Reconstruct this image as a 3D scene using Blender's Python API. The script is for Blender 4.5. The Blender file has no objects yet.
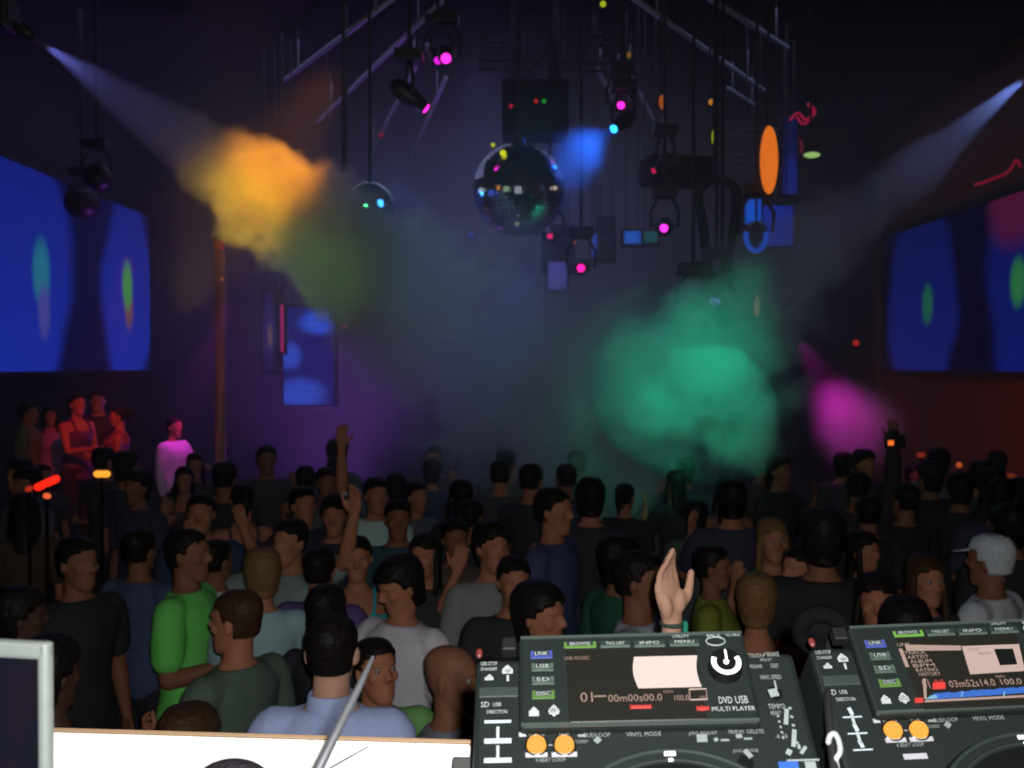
import bpy, bmesh, math, random
from mathutils import Vector, Matrix, Euler, noise
random.seed(11)
PI = math.pi
sc = bpy.context.scene
COL = sc.collection
# ------------------------------------------------------------------ camera
CAM = Vector((0, 0, 2.5)); FPX = 1000.0; PITCH = math.radians(-1.09)
cd = bpy.data.cameras.new('camera'); cam = bpy.data.objects.new('camera', cd); COL.objects.link(cam)
cam.location = CAM; cam.rotation_euler = (PI/2 + PITCH, 0, 0)
cd.sensor_width = 36; cd.lens = 36*FPX/1024; cd.clip_start = .02; cd.clip_end = 60
cd.dof.use_dof = True; cd.dof.focus_distance = 1.5; cd.dof.aperture_fstop = cd.lens/1000/.0048
sc.camera = cam
RC = Euler((PI/2 + PITCH, 0, 0)).to_matrix()
def P(px, py, d):
    """the point at depth y=d seen at pixel (px,py) of the 1024x768 frame"""
    v = RC @ Vector(((px-512)/FPX, (384-py)/FPX, -1)); return CAM + v*(d/v.y)

# ------------------------------------------------------------------ materials
MC = {}
def nodes(name):
    m = bpy.data.materials.new(name); m.use_nodes = True; nt = m.node_tree; nt.nodes.clear()
    out = nt.nodes.new('ShaderNodeOutputMaterial'); return m, nt, out
def mat(name, col, rough=.6, metal=0, var=.12, scale=30, bump=0, spec=.4):
    key = (name, tuple(col), rough, metal)
    if key in MC: return MC[key]
    m, nt, out = nodes(name)
    b = nt.nodes.new('ShaderNodeBsdfPrincipled'); nt.links.new(b.outputs[0], out.inputs['Surface'])
    b.inputs['Roughness'].default_value = rough; b.inputs['Metallic'].default_value = metal
    b.inputs['Specular IOR Level'].default_value = spec
    tc = nt.nodes.new('ShaderNodeTexCoord'); n = nt.nodes.new('ShaderNodeTexNoise'); n.inputs['Scale'].default_value = scale
    n.inputs['Detail'].default_value = 3
    nt.links.new(tc.outputs['Object'], n.inputs['Vector'])
    mx = nt.nodes.new('ShaderNodeMix'); mx.data_type = 'RGBA'
    mx.inputs['A'].default_value = (*[max(0, c*(1-var)) for c in col], 1)
    mx.inputs['B'].default_value = (*[min(1, c*(1+var)) for c in col], 1)
    nt.links.new(n.outputs['Fac'], mx.inputs['Factor']); nt.links.new(mx.outputs['Result'], b.inputs['Base Color'])
    if bump:
        bp = nt.nodes.new('ShaderNodeBump'); bp.inputs['Strength'].default_value = bump; bp.inputs['Distance'].default_value = .01
        nt.links.new(n.outputs['Fac'], bp.inputs['Height']); nt.links.new(bp.outputs[0], b.inputs['Normal'])
    MC[key] = m; return m
def emit(name, col, s=1.0, base=(.02, .02, .02)):
    key = (name, tuple(col), s)
    if key in MC: return MC[key]
    m, nt, out = nodes(name)
    b = nt.nodes.new('ShaderNodeBsdfPrincipled'); nt.links.new(b.outputs[0], out.inputs['Surface'])
    b.inputs['Base Color'].default_value = (*base, 1); b.inputs['Roughness'].default_value = .4
    b.inputs['Emission Color'].default_value = (*col, 1); b.inputs['Emission Strength'].default_value = s
    MC[key] = m; return m

# ------------------------------------------------------------------ object helpers
def setp(o, label=None, cat=None, group=None, kind=None):
    if label: o['label'] = label
    if cat: o['category'] = cat
    if group: o['group'] = group
    if kind: o['kind'] = kind
    return o
def link(name, data, material=None, parent=None):
    o = bpy.data.objects.new(name, data); COL.objects.link(o)
    if parent is not None: o.parent = parent
    if material is not None and data is not None:
        if not data.materials: data.materials.append(None)
        o.material_slots[0].link = 'OBJECT'; o.material_slots[0].material = material
    return o
def smooth(me, angle=None):
    me.polygons.foreach_set('use_smooth', [True]*len(me.polygons))
def mesh(bm, sm=False, rec=True):
    if rec: bmesh.ops.recalc_face_normals(bm, faces=bm.faces)
    me = bpy.data.meshes.new('m'); bm.to_mesh(me); bm.free()
    if sm: smooth(me)
    return me
def obj(name, bm, m, parent=None, sm=False): return link(name, mesh(bm, sm), m, parent)
def empty(name, loc=(0, 0, 0), rot=(0, 0, 0)):
    o = bpy.data.objects.new(name, None); COL.objects.link(o); o.location = loc; o.rotation_euler = rot
    o.empty_display_size = .1; return o
def box(bm, c, s, rot=None, bev=0):
    r = bmesh.ops.create_cube(bm, size=1); vs = r['verts']
    M = Matrix.Translation(c) @ (rot.to_4x4() if rot is not None else Matrix.Identity(4)) @ Matrix.Diagonal((*s, 1))
    bmesh.ops.transform(bm, matrix=M, verts=vs)
    if bev:
        es = list({e for v in vs for e in v.link_edges})
        bmesh.ops.bevel(bm, geom=es, offset=bev, segments=2, affect='EDGES', profile=.5)
    return vs
def cyl(bm, a, b, r0, r1=None, seg=16, cap=True):
    a = Vector(a); b = Vector(b); r1 = r0 if r1 is None else r1
    d = b-a; q = d.to_track_quat('Z', 'Y').to_matrix()
    rings = []
    for p, r in ((a, r0), (b, r1)):
        rings.append([bm.verts.new(p + q @ Vector((r*math.cos(2*PI*i/seg), r*math.sin(2*PI*i/seg), 0))) for i in range(seg)])
    for i in range(seg): bm.faces.new((rings[0][i], rings[0][(i+1) % seg], rings[1][(i+1) % seg], rings[1][i]))
    if cap: bm.faces.new(rings[0][::-1]); bm.faces.new(rings[1])
def loft(bm, rings):
    """rings: lists of points (same count), capped"""
    vr = [[bm.verts.new(p) for p in r] for r in rings]; n = len(vr[0])
    for a, b in zip(vr, vr[1:]):
        for i in range(n): bm.faces.new((a[i], a[(i+1) % n], b[(i+1) % n], b[i]))
    bm.faces.new(vr[0][::-1]); bm.faces.new(vr[-1])
def tube(bm, pts, rad, seg=12, flat=1.0, side=None):
    """swept chain; rad list; flat scales the second axis; rounded ends"""
    pts = [Vector(p) for p in pts]
    if not isinstance(rad, (list, tuple)): rad = [rad]*len(pts)
    n = len(pts); ref = Vector(side) if side is not None else None
    rings = []; prev = None
    for i in range(n):
        t = (pts[min(i+1, n-1)] - pts[max(i-1, 0)]).normalized()
        if prev is None:
            u = ref if ref is not None else (Vector((0, 0, 1)) if abs(t.z) < .9 else Vector((0, 1, 0)))
        else: u = prev
        u = (u - t*u.dot(t)).normalized(); v = t.cross(u); prev = u
        mk = lambda c, r: [c + u*(r*math.cos(2*PI*k/seg)) + v*(r*flat*math.sin(2*PI*k/seg)) for k in range(seg)]
        if i == 0:
            rings.append(mk(pts[0]-t*rad[0]*.8, rad[0]*.25)); rings.append(mk(pts[0]-t*rad[0]*.5, rad[0]*.75))
        rings.append(mk(pts[i], rad[i]))
        if i == n-1:
            rings.append(mk(pts[i]+t*rad[i]*.5, rad[i]*.75)); rings.append(mk(pts[i]+t*rad[i]*.8, rad[i]*.25))
    loft(bm, rings)
def bez(pts, n=8):
    """Catmull-Rom through pts"""
    pts = [Vector(p) for p in pts]; out = []
    for i in range(len(pts)-1):
        p0 = pts[max(i-1, 0)]; p1 = pts[i]; p2 = pts[i+1]; p3 = pts[min(i+2, len(pts)-1)]
        for k in range(n):
            t = k/n
            out.append(.5*((2*p1) + (p2-p0)*t + (2*p0-5*p1+4*p2-p3)*t*t + (3*p1-p0-3*p2+p3)*t**3))
    out.append(pts[-1]); return out
def ell(bm, c, r, rot=None, seg=20, rings=12):
    res = bmesh.ops.create_uvsphere(bm, u_segments=seg, v_segments=rings, radius=1)
    M = Matrix.Translation(c) @ (rot.to_4x4() if rot is not None else Matrix.Identity(4)) @ Matrix.Diagonal((*r, 1))
    bmesh.ops.transform(bm, matrix=M, verts=res['verts']); return res['verts']
def remesh(bm, vox, it=4, fac=.5):
    bmesh.ops.recalc_face_normals(bm, faces=bm.faces)
    me = bpy.data.meshes.new('t'); bm.to_mesh(me); bm.free()
    o = bpy.data.objects.new('t', me); COL.objects.link(o)
    md = o.modifiers.new('r', 'REMESH'); md.mode = 'VOXEL'; md.voxel_size = vox
    if it:
        s = o.modifiers.new('s', 'SMOOTH'); s.iterations = it; s.factor = fac
    dg = bpy.context.evaluated_depsgraph_get(); dg.update()
    r = bpy.data.meshes.new_from_object(o.evaluated_get(dg))
    bpy.data.objects.remove(o); bpy.data.meshes.remove(me); smooth(r); return r

TXT = {}
def text_mesh(bm, s, c, h, M, w=None):
    """flat lettering of height h centred at local (u,v,w); optional width fit; M places the plane"""
    if s not in TXT:
        cu = bpy.data.curves.new('f', 'FONT'); cu.body = s; cu.size = 1; cu.align_x = 'LEFT'; cu.resolution_u = 2
        o = bpy.data.objects.new('f', cu); COL.objects.link(o)
        dg = bpy.context.evaluated_depsgraph_get(); dg.update()
        me = bpy.data.meshes.new_from_object(o.evaluated_get(dg)); bpy.data.objects.remove(o)
        TXT[s] = ([v.co.copy() for v in me.vertices], [tuple(p.vertices) for p in me.polygons])
    vs, fs = TXT[s]
    x0 = min(v.x for v in vs); x1 = max(v.x for v in vs); y0 = min(v.y for v in vs); y1 = max(v.y for v in vs)
    ky = h/(y1-y0); kx = (w/(x1-x0)) if w else ky
    nv = [bm.verts.new(M @ Vector((c[0]+(v.x-(x0+x1)/2)*kx, c[1]+(v.y-(y0+y1)/2)*ky, c[2]))) for v in vs]
    for f in fs:
        try: bm.faces.new([nv[i] for i in f])
        except ValueError: pass

# ------------------------------------------------------------------ lamps
def spot(name, loc, target, power, col, deg, blend=.8, r=.05, parent=None):
    l = bpy.data.lights.new(name, 'SPOT'); l.energy = power; l.color = col; l.spot_size = math.radians(deg); l.spot_blend = blend
    l.shadow_soft_size = r
    o = bpy.data.objects.new(name, l); COL.objects.link(o); o.location = loc
    o.rotation_euler = (Vector(target)-Vector(loc)).to_track_quat('-Z', 'Y').to_euler()
    return o
def point(name, loc, power, col, r=.05):
    l = bpy.data.lights.new(name, 'POINT'); l.energy = power; l.color = col; l.shadow_soft_size = r
    o = bpy.data.objects.new(name, l); COL.objects.link(o); o.location = loc; return o
# ------------------------------------------------------------------ the room
M_wall = mat('painted_black_wall', (.012, .012, .016), .9, scale=3)
M_floor = mat('dark_dance_floor', (.02, .018, .02), .5, scale=4)
M_ceil = mat('black_ceiling', (.012, .013, .018), .95, scale=2)
def slab(name, c, s, m, kind='structure', bev=0):
    bm = bmesh.new(); box(bm, c, s, bev=bev); return setp(obj(name, bm, m), kind=kind)
XW = 6.0; YB = 16.5; ZC = 6.4
slab('floor', (0, 7.5, -.05), (2*XW+.4, 19, .1), M_floor)
slab('ceiling', (0, 7.5, ZC+.1), (2*XW+.4, 19, .2), M_ceil)
slab('wall_left', (-XW-.1, 7.5, ZC/2), (.2, 19, ZC), M_wall)
slab('wall_right', (XW+.1, 7.5, ZC/2), (.2, 19, ZC), mat('dark_red_painted_wall', (.10, .035, .02), .8, scale=3))
slab('wall_back', (0, YB+.1, ZC/2), (2*XW+.4, .2, ZC), M_wall)
slab('wall_rear', (0, -2.1, ZC/2), (2*XW+.4, .2, ZC), M_wall)
# raised stage at the side of the floor, where the red-lit guests stand
slab('trim_stage_platform', (-4.85, 11.2, .26), (2.3, 3.4, .52), mat('stage_black', (.02, .02, .022), .7, scale=6))
# booth: platform, parapet
slab('trim_booth_platform', (0, -.35, .46), (5.4, 3.1, .92), mat('booth_carpet', (.02, .02, .02), .9, scale=60))
slab('trim_booth_parapet', (0, 1.19, 1.01), (5.4, .08, 2.02), mat('booth_front', (.03, .03, .033), .6, scale=6))

# --- side screens: a flat picture of draped blue light, part of the hall's projections
def screen_mat(name, gain, blobs, bands):
    """emissive picture: blue field, dark bands, coloured ovals; object space y across, z up (0..1 each)"""
    m, nt, out = nodes(name); L = nt.links
    tc = nt.nodes.new('ShaderNodeTexCoord'); sep = nt.nodes.new('ShaderNodeSeparateXYZ'); L.new(tc.outputs['Generated'], sep.inputs[0])
    def math_(op, a, b=None, c=None):
        n = nt.nodes.new('ShaderNodeMath'); n.operation = op
        for i, x in enumerate((a, b, c)):
            if x is None: continue
            if isinstance(x, (int, float)): n.inputs[i].default_value = x
            else: L.new(x, n.inputs[i])
        return n.outputs[0]
    Y, Z = sep.outputs['Y'], sep.outputs['Z']
    nz = nt.nodes.new('ShaderNodeTexNoise'); nz.inputs['Scale'].default_value = 2.2; nz.inputs['Detail'].default_value = 1; L.new(tc.outputs['Generated'], nz.inputs['Vector'])
    wob = math_('MULTIPLY', math_('SUBTRACT', nz.outputs['Fac'], .5), .10)
    field = None
    for (c, w, bow) in bands:     # lit panels between dark bands, edges bowed
        zz = math_('SUBTRACT', Z, .5); b = math_('MULTIPLY', math_('MULTIPLY', zz, zz), bow)
        d = math_('ABSOLUTE', math_('SUBTRACT', math_('ADD', Y, wob), c))
        e = math_('SUBTRACT', math_('SUBTRACT', w, b), d)
        mr = nt.nodes.new('ShaderNodeMapRange'); mr.interpolation_type = 'SMOOTHSTEP'; L.new(e, mr.inputs['Value'])
        mr.inputs['From Min'].default_value = -.02; mr.inputs['From Max'].default_value = .05
        field = mr.outputs[0] if field is None else math_('MAXIMUM', field, mr.outputs[0])
    base = nt.nodes.new('ShaderNodeMix'); base.data_type = 'RGBA'
    base.inputs['A'].default_value = (.002, .003, .03, 1); base.inputs['B'].default_value = (.008, .022, .30, 1)
    shade = math_('MULTIPLY', field, math_('ADD', .55, math_('MULTIPLY', math_('SUBTRACT', 1, Z), .5)))
    L.new(shade, base.inputs['Factor']); cur = base.outputs['Result']
    for (cy, cz, ry, rz, colr) in blobs:
        dy = math_('DIVIDE', math_('SUBTRACT', Y, cy), ry); dz = math_('DIVIDE', math_('SUBTRACT', Z, cz), rz)
        r = math_('ADD', math_('MULTIPLY', dy, dy), math_('MULTIPLY', dz, dz))
        mr = nt.nodes.new('ShaderNodeMapRange'); mr.interpolation_type = 'SMOOTHSTEP'; L.new(r, mr.inputs['Value'])
        mr.inputs['From Min'].default_value = 1.6; mr.inputs['From Max'].default_value = .1
        mx = nt.nodes.new('ShaderNodeMix'); mx.data_type = 'RGBA'; L.new(mr.outputs[0], mx.inputs['Factor']); L.new(cur, mx.inputs['A'])
        mx.inputs['B'].default_value = (*colr, 1); cur = mx.outputs['Result']
    em = nt.nodes.new('ShaderNodeEmission'); L.new(cur, em.inputs['Color']); em.inputs['Strength'].default_value = gain
    L.new(em.outputs[0], out.inputs['Surface']); return m
def side_screen(sx, y0, y1, z0, z1, m, label):
    t = setp(empty('projection_screen', (sx*(XW-.06), (y0+y1)/2, z0)), label, 'screen')
    bm = bmesh.new(); box(bm, (0, 0, (z1-z0)/2), (.02, y1-y0, z1-z0)); obj('screen_picture', bm, m, t)
    bm = bmesh.new()
    for a, b, c, d in ((0, 0, -.05, .1), (0, 0, z1-z0+.05, .1)): box(bm, (sx*.0, 0, c), (.06, y1-y0+.2, d))
    for s in (-1, 1): box(bm, (0, s*((y1-y0)/2+.05), (z1-z0)/2), (.06, .1, z1-z0))
    obj('screen_frame', bm, mat('black_frame', (.01, .01, .012), .7), t)
    return t
G = (.03, .35, .22); GO = (.10, .40, .05)
side_screen(-1, 9.6, 16.4, 2.42, 4.92, screen_mat('blue_projection', .95,
    [(.445, .50, .035, .17, (.015, .14, .22)), (.455, .30, .025, .14, (.05, .05, .26)), (.868, .38, .026, .13, (.12, .05, .07)), (.86, .52, .030, .15, (.04, .22, .05))],
    [(.37, .21, .25), (.87, .17, .3)]), 'big blue projected picture with two green ovals above the red-lit guests')
side_screen(1, 9.6, 15.9, 2.42, 4.52, screen_mat('dim_blue_projection', .38,  # lower emission puts the smoke's dimming into the picture itself
    [(.745, .45, .03, .14, (.02, .22, .12)), (.34, .5, .03, .14, (.05, .35, .10)), (.36, .95, .10, .25, (.16, .015, .08))],
    [(.79, .20, .2), (.34, .13, .15)]), 'blue projected picture on the dark red wall, its glow lowered for the smoke')

# --- panels on the back wall
def grid_mat(name, spots, base, gain):
    m, nt, out = nodes(name); L = nt.links
    tc = nt.nodes.new('ShaderNodeTexCoord'); sep = nt.nodes.new('ShaderNodeSeparateXYZ'); L.new(tc.outputs['Generated'], sep.inputs[0])
    cur = None
    base_n = nt.nodes.new('ShaderNodeRGB'); base_n.outputs[0].default_value = (*base, 1); cur = base_n.outputs[0]
    for (cx, cz, rx, rz, colr) in spots:
        mp = nt.nodes.new('ShaderNodeMapping'); mp.vector_type = 'POINT'; L.new(tc.outputs['Generated'], mp.inputs['Vector'])
        mp.inputs['Scale'].default_value = (1/rx, 0, 1/rz); mp.inputs['Location'].default_value = (-cx/rx, 0, -cz/rz)
        ln = nt.nodes.new('ShaderNodeVectorMath'); ln.operation = 'LENGTH'; L.new(mp.outputs[0], ln.inputs[0])
        mr = nt.nodes.new('ShaderNodeMapRange'); mr.interpolation_type = 'SMOOTHSTEP'; L.new(ln.outputs['Value'], mr.inputs['Value'])
        mr.inputs['From Min'].default_value = 1.2; mr.inputs['From Max'].default_value = .4
        mx = nt.nodes.new('ShaderNodeMix'); mx.data_type = 'RGBA'; L.new(mr.outputs[0], mx.inputs['Factor']); L.new(cur, mx.inputs['A']); mx.inputs['B'].default_value = (*colr, 1); cur = mx.outputs['Result']
    w = nt.nodes.new('ShaderNodeTexBrick'); w.inputs['Scale'].default_value = 14; w.inputs['Color1'].default_value = (1, 1, 1, 1); w.inputs['Color2'].default_value = (.9, .9, .9, 1)
    w.inputs['Mortar'].default_value = (.55, .55, .55, 1); w.offset = 0; w.inputs['Mortar Size'].default_value = .06; w.inputs['Brick Width'].default_value = 1; w.inputs['Row Height'].default_value = 1
    cmb = nt.nodes.new('ShaderNodeCombineXYZ'); L.new(sep.outputs['X'], cmb.inputs['X']); L.new(sep.outputs['Z'], cmb.inputs['Y']); L.new(cmb.outputs[0], w.inputs['Vector'])
    mu = nt.nodes.new('ShaderNodeMix'); mu.data_type = 'RGBA'; mu.blend_type = 'MULTIPLY'; mu.inputs['Factor'].default_value = 1; L.new(cur, mu.inputs['A']); L.new(w.outputs['Color'], mu.inputs['B'])
    em = nt.nodes.new('ShaderNodeEmission'); L.new(mu.outputs['Result'], em.inputs['Color']); em.inputs['Strength'].default_value = gain
    L.new(em.outputs[0], out.inputs['Surface']); return m
def panel(px0, py0, px1, py1, d, m, label, cat='LED panel', name='led_panel'):
    a = P(px0, py1, d); b = P(px1, py0, d); w = b.x-a.x; h = b.z-a.z
    t = setp(empty(name, ((a.x+b.x)/2, d, a.z)), label, cat)
    bm = bmesh.new(); box(bm, (0, 0, h/2), (w, .04, h)); obj('light_face', bm, m, t)
    bm = bmesh.new(); box(bm, (0, .06, h/2), (w+.06, .07, h+.06), bev=.01); obj('housing', bm, mat('housing_black', (.015, .015, .017), .6), t)
    for sx in (-.35, .35):
        bm = bmesh.new(); cyl(bm, (w*sx, .06, h), (w*sx, .06, ZC-a.z), .008); obj('suspension_rod', bm, mat('rod_dark', (.03, .03, .035), .5), t)
    return t
panel(284, 307, 334, 405, 11.5, grid_mat('blue_led', [(.72, .84, .45, .14, (.03, .11, .9)), (.12, .5, .28, .16, (.03, .09, .65)), (.35, .12, .55, .18, (.03, .09, .65))], (.008, .010, .16), .8),
      'tall blue LED panel with three brighter patches hanging near the back wall')
panel(262, 290, 277, 372, 11.8, grid_mat('violet_led', [(.5, .5, .5, .55, (.022, .012, .11)), (.55, .45, .16, .15, (.16, .08, .08))], (.004, .003, .012), .8),
      'narrow dim violet LED strip beside the tall blue LED panel')
t = panel(281, 305, 283, 352, 11.3, emit('magenta_led', (.30, .004, .10), 1), 'thin magenta light bar at the edge of the blue LED panel', 'light bar', 'light_bar')
panel(756, 206, 793, 246, 11.0, grid_mat('deep_blue_led', [(.4, .5, .8, .8, (.012, .03, .33))], (.006, .014, .17), .8), 'square deep blue LED panel behind the lamp with the round yoke')
panel(745, 196, 761, 224, 10.8, grid_mat('bright_blue_led', [(.5, .4, .6, .6, (.01, .11, .75))], (.01, .06, .42), .8), 'small bright blue LED panel hanging over the lamp with the round yoke')
panel(783, 118, 797, 194, 11.6, grid_mat('faint_blue_led', [(.5, .1, .7, .5, (.008, .02, .2))], (.004, .008, .06), .8), 'tall faint blue LED strip next to the orange oval light')
panel(548, 262, 567, 290, 10.6, grid_mat('lavender_led', [(.45, .5, .7, .7, (.09, .09, .42))], (.03, .03, .14), .7), 'small lavender LED panel hanging below the mirror ball')
panel(624, 231, 641, 244, 10.6, grid_mat('azure_led', [(.45, .5, .6, .6, (.02, .13, .7))], (.01, .05, .3), .8), 'small azure LED block beside a pink lamp dot')
panel(643, 231, 658, 243, 10.7, grid_mat('teal_led', [(.5, .5, .6, .6, (.01, .09, .09))], (.006, .03, .05), .8), 'small teal LED block beside the azure LED block')
panel(592, 234, 597, 258, 10.7, emit('blue_bar_led', (.01, .05, .4), .8), 'short upright blue light bar below the hazy blue beam', 'light bar', 'light_bar')

# oval lights: thick glowing discs seen obliquely
def oval(px, py, rx, ry, d, m, label, tilt=0):
    c = P(px, py, d); a = rx*d/1000; b = ry*d/1000
    t = setp(empty('oval_light', c), label, 'light')
    bm = bmesh.new(); ell(bm, (0, 0, 0), (a, min(a, .06), b), Matrix.Rotation(tilt, 3, 'Y')); obj('glowing_lens', bm, m, t, True)
    bm = bmesh.new()
    q = Matrix.Rotation(tilt, 3, 'Y'); n = 28
    ring = [q @ Vector(((a+.01)*math.cos(2*PI*i/n), .05, (b+.01)*math.sin(2*PI*i/n))) for i in range(n+1)]
    tube(bm, ring, .012, 8); obj('rim', bm, mat('rod_dark', (.03, .03, .035), .5), t)
    bm = bmesh.new(); cyl(bm, (0, .05, b), (0, .05, ZC-c.z), .012); obj('suspension_rod', bm, mat('rod_dark', (.03, .03, .035), .5), t)
    return t
oval(769, 160, 9, 34, 9.5, emit('orange_glow', (.75, .16, .012), 1), 'large upright orange oval of light, added as a hanging disc beside the faint blue strip')  # a gobo spot of light on the wall, made as a glowing disc
oval(714.5, 137, 2.6, 9, 9.6, emit('lime_glow', (.40, .50, .012), 1), 'thin lime green oval light hanging above the black pipe loop')
oval(662, 102, 3, 7, 9.7, emit('dim_orange_glow', (.32, .07, .006), 1), 'small dull orange oval light between the ceiling pipes')
oval(711, 102, 2.4, 3, 9.7, emit('amber_glow', (.48, .18, .015), 1), 'tiny round amber light above the lime green oval')
oval(629, 55, 2, 3, 9.7, emit('dim_amber_glow', (.18, .08, .01), 1), 'tiny dim amber light high among the ceiling pipes')
oval(812, 155, 8, 2.6, 9.5, emit('pale_green_glow', (.30, .48, .14), 1), 'flat pale green oval light under the pink neon squiggle')
oval(757, 306, 3, 11, 10.4, emit('beige_glow', (.22, .13, .07), 1), 'slim beige oval light above the green smoke')

# neon squiggles
def neon(pts, d, m, label, r=.012):
    bm = bmesh.new(); tube(bm, bez([P(x, y, d+dd) for x, y, dd in pts], 6), r, 8)
    return setp(obj('neon_tube', bm, m, None, True), label, 'neon tube')
neon([(790, 120, 0), (798, 113, .1), (806, 120, 0), (812, 112, .1), (808, 104, 0), (815, 112, -.1), (804, 124, 0), (797, 117, 0)], 9.8, emit('pink_neon', (.28, .006, .04), .8), 'pink neon squiggle hanging among the roof pipes')
neon([(800, 140, 0), (802, 147, 0), (801, 153, 0)], 9.8, emit('dim_red_neon', (.12, .004, .02), .8), 'short dim red neon stroke beside the pale green oval light')
neon([(975, 185, 0), (990, 180, 0), (1008, 172, 0), (1016, 160, 0), (1020, 166, 0)], 9.0, emit('red_neon', (.22, .006, .02), .7), 'thin curved red neon line over the screen on the dark red wall')

# --- ceiling pipes radiating from the middle
M_pipe = mat('aluminium_pipe', (.42, .43, .5), .45, .3, scale=8)
def zplane(px, py, z):
    v = RC @ Vector(((px-512)/FPX, (384-py)/FPX, -1)); return CAM + v*((z-CAM.z)/v.z)
PIPES = [((285, 80), (396, -4)), ((318, 122), (445, -2)), ((368, 160), (427, 45)), ((404, 175), (446, 78)), ((632, -3), (763, 90)), ((706, -4), (787, 48)), ((620, 56), (668, 150)), ((597, 68), (617, 108)), ((728, 88), (756, 106))]
where = ['reaching out over the projected picture', 'running beside the outermost pipe over the orange smoke', 'ending above the small green ball', 'ending near a pink lamp, half lost in the dark',
         'running down toward the orange oval light', 'outermost on the side of the neon squiggle', 'ending above the black pipe loop', 'short one next to the blue beam lamp', 'short one above the orange oval light']
for (a, b), w in zip(PIPES, where):
    za = 5.9
    A = zplane(*a, za); B = zplane(*b, za) if b[1] < 200 else P(*b, 10)
    if B.y < 7: B = A + (B-A)*.9
    bm = bmesh.new(); cyl(bm, A, B, .028 if w[0] != 's' else .022, seg=12)
    for k in (.15, .85):
        q = A.lerp(B, k); cyl(bm, q, Vector((q.x, q.y, ZC)), .008, seg=8)
    setp(obj('ceiling_pipe', bm, M_pipe, None, True), 'thin grey ceiling pipe ' + w, 'pipe')

# --- centre rig: box truss column carrying dark cabinets
def truss(a, b, s, label, name='truss'):
    a = Vector(a); b = Vector(b); bm = bmesh.new(); d = (b-a); L = d.length; q = d.to_track_quat('Z', 'Y').to_matrix()
    cs = [Vector((x*s/2, y*s/2, 0)) for x, y in ((-1, -1), (1, -1), (1, 1), (-1, 1))]
    for c in cs: cyl(bm, a+q@c, b+q@c, .022, seg=8)
    n = max(2, int(L/s)); 
    for i in range(n):
        z0 = L*i/n; z1 = L*(i+1)/n
        for k in range(4):
            c0 = cs[k]; c1 = cs[(k+1) % 4]
            cyl(bm, a+q@(c0+Vector((0, 0, z0))), a+q@(c1+Vector((0, 0, z1))), .010, seg=6)
    return setp(obj(name, bm, mat('dark_truss_metal', (.08, .085, .11), .5, .4, scale=8), None, True), label, 'truss')
truss(P(535, 96, 9.6), P(535, 0, 9.6)+Vector((0, 0, 1.0)), .42, 'square lattice truss column hanging from the ceiling above the mirror ball')
truss(P(478, 52, 9.9), P(616, 54, 9.9), .26, 'short horizontal lattice truss crossing the hanging truss column')
truss(P(742, 140, 11.4)+Vector((0, .35, 0)), P(800, 140, 11.4)+Vector((0, .35, 0)), .3, 'horizontal lattice truss behind the orange oval light')
def cabinet(px, py, w, h, dep, d, label, rz=0):
    c = P(px, py, d); t = setp(empty('speaker_cabinet', c, (0, 0, rz)), label, 'speaker')
    bm = bmesh.new(); box(bm, (0, 0, 0), (w, dep, h), bev=.02); obj('cabinet_box', bm, mat('cabinet_black', (.012, .012, .014), .8, spec=.2), t)
    bm = bmesh.new(); box(bm, (0, -dep/2-.008, 0), (w*.88, .016, h*.9), bev=.004); obj('grille', bm, mat('grille_grey', (.014, .014, .016), .8, .2, scale=150, bump=.4, spec=.2), t)
    for sx in (-.3, .3):
        bm = bmesh.new(); cyl(bm, (w*sx, 0, h/2), (w*sx, 0, h/2+.35), .012, seg=8); obj('hanging_bracket', bm, mat('rod_dark', (.03, .03, .035), .5), t)
cabinet(535, 112, .62, .5, .45, 9.5, 'wide black speaker box hung right under the truss column')
cabinet(558, 250, .36, .52, .32, 10.9, 'black speaker box behind the lavender LED panel')
cabinet(606, 240, .2, .5, .25, 10.9, 'slim black speaker box next to the short blue light bar')
cabinet(676, 172, .62, .26, .36, 9.6, 'flat black speaker box beside the black pipe loop', .2)
# tiny status lamps
def dot(px, py, r, d, col, s, label, cat='lamp', name='small_lamp'):
    c = P(px, py, d); t = setp(empty(name, c), label, cat)
    rr = r*d/1000
    bm = bmesh.new(); ell(bm, (0, 0, 0), (rr, rr, rr), seg=14, rings=8); obj('bulb', bm, emit('glow', col, s), t, True)
    bm = bmesh.new(); cyl(bm, (0, rr*.3, 0), (0, rr*2+.03, 0), rr*1.15, rr*.8, 14); obj('socket', bm, mat('rod_dark', (.03, .03, .035), .5), t)
    return t
dot(503, 153, 3.2, 8.2, (.55, .6, .01), 1.1, 'larger yellow lamp dot on top of the mirror ball')
dot(493, 145, 2.2, 8.2, (.42, .45, .01), 1, 'smaller yellow lamp dot on top of the mirror ball')
dot(603, 4, 3, 9, (.42, .5, .01), .9, 'yellow lamp dot high up by the truss column')
dot(452, 15, 3, 9, (.12, .10, .02), .8, 'dim olive lamp dot high above the twin pink lamp')
dot(536, 101, 2, 9.2, (.5, .01, .01), .8, 'tiny red status lamp on the wide black speaker box')
dot(544, 101, 2, 9.2, (.01, .35, .02), .8, 'tiny green status lamp on the wide black speaker box')
dot(511, 106, 2, 9.2, (.45, .01, .03), .8, 'tiny crimson lamp dot beside the wide black speaker box')
dot(574, 242, 2, 10, (.35, .06, .01), .8, 'tiny orange lamp dot on the box below the mirror ball')
dot(418, 62, 2.6, 9, (.18, .006, .02), .9, 'dim red lamp dot on the pipe over the small green ball')
dot(381, 135, 2.4, 9, (.18, .006, .02), .9, 'dim red lamp dot at the lower end of a ceiling pipe')
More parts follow.
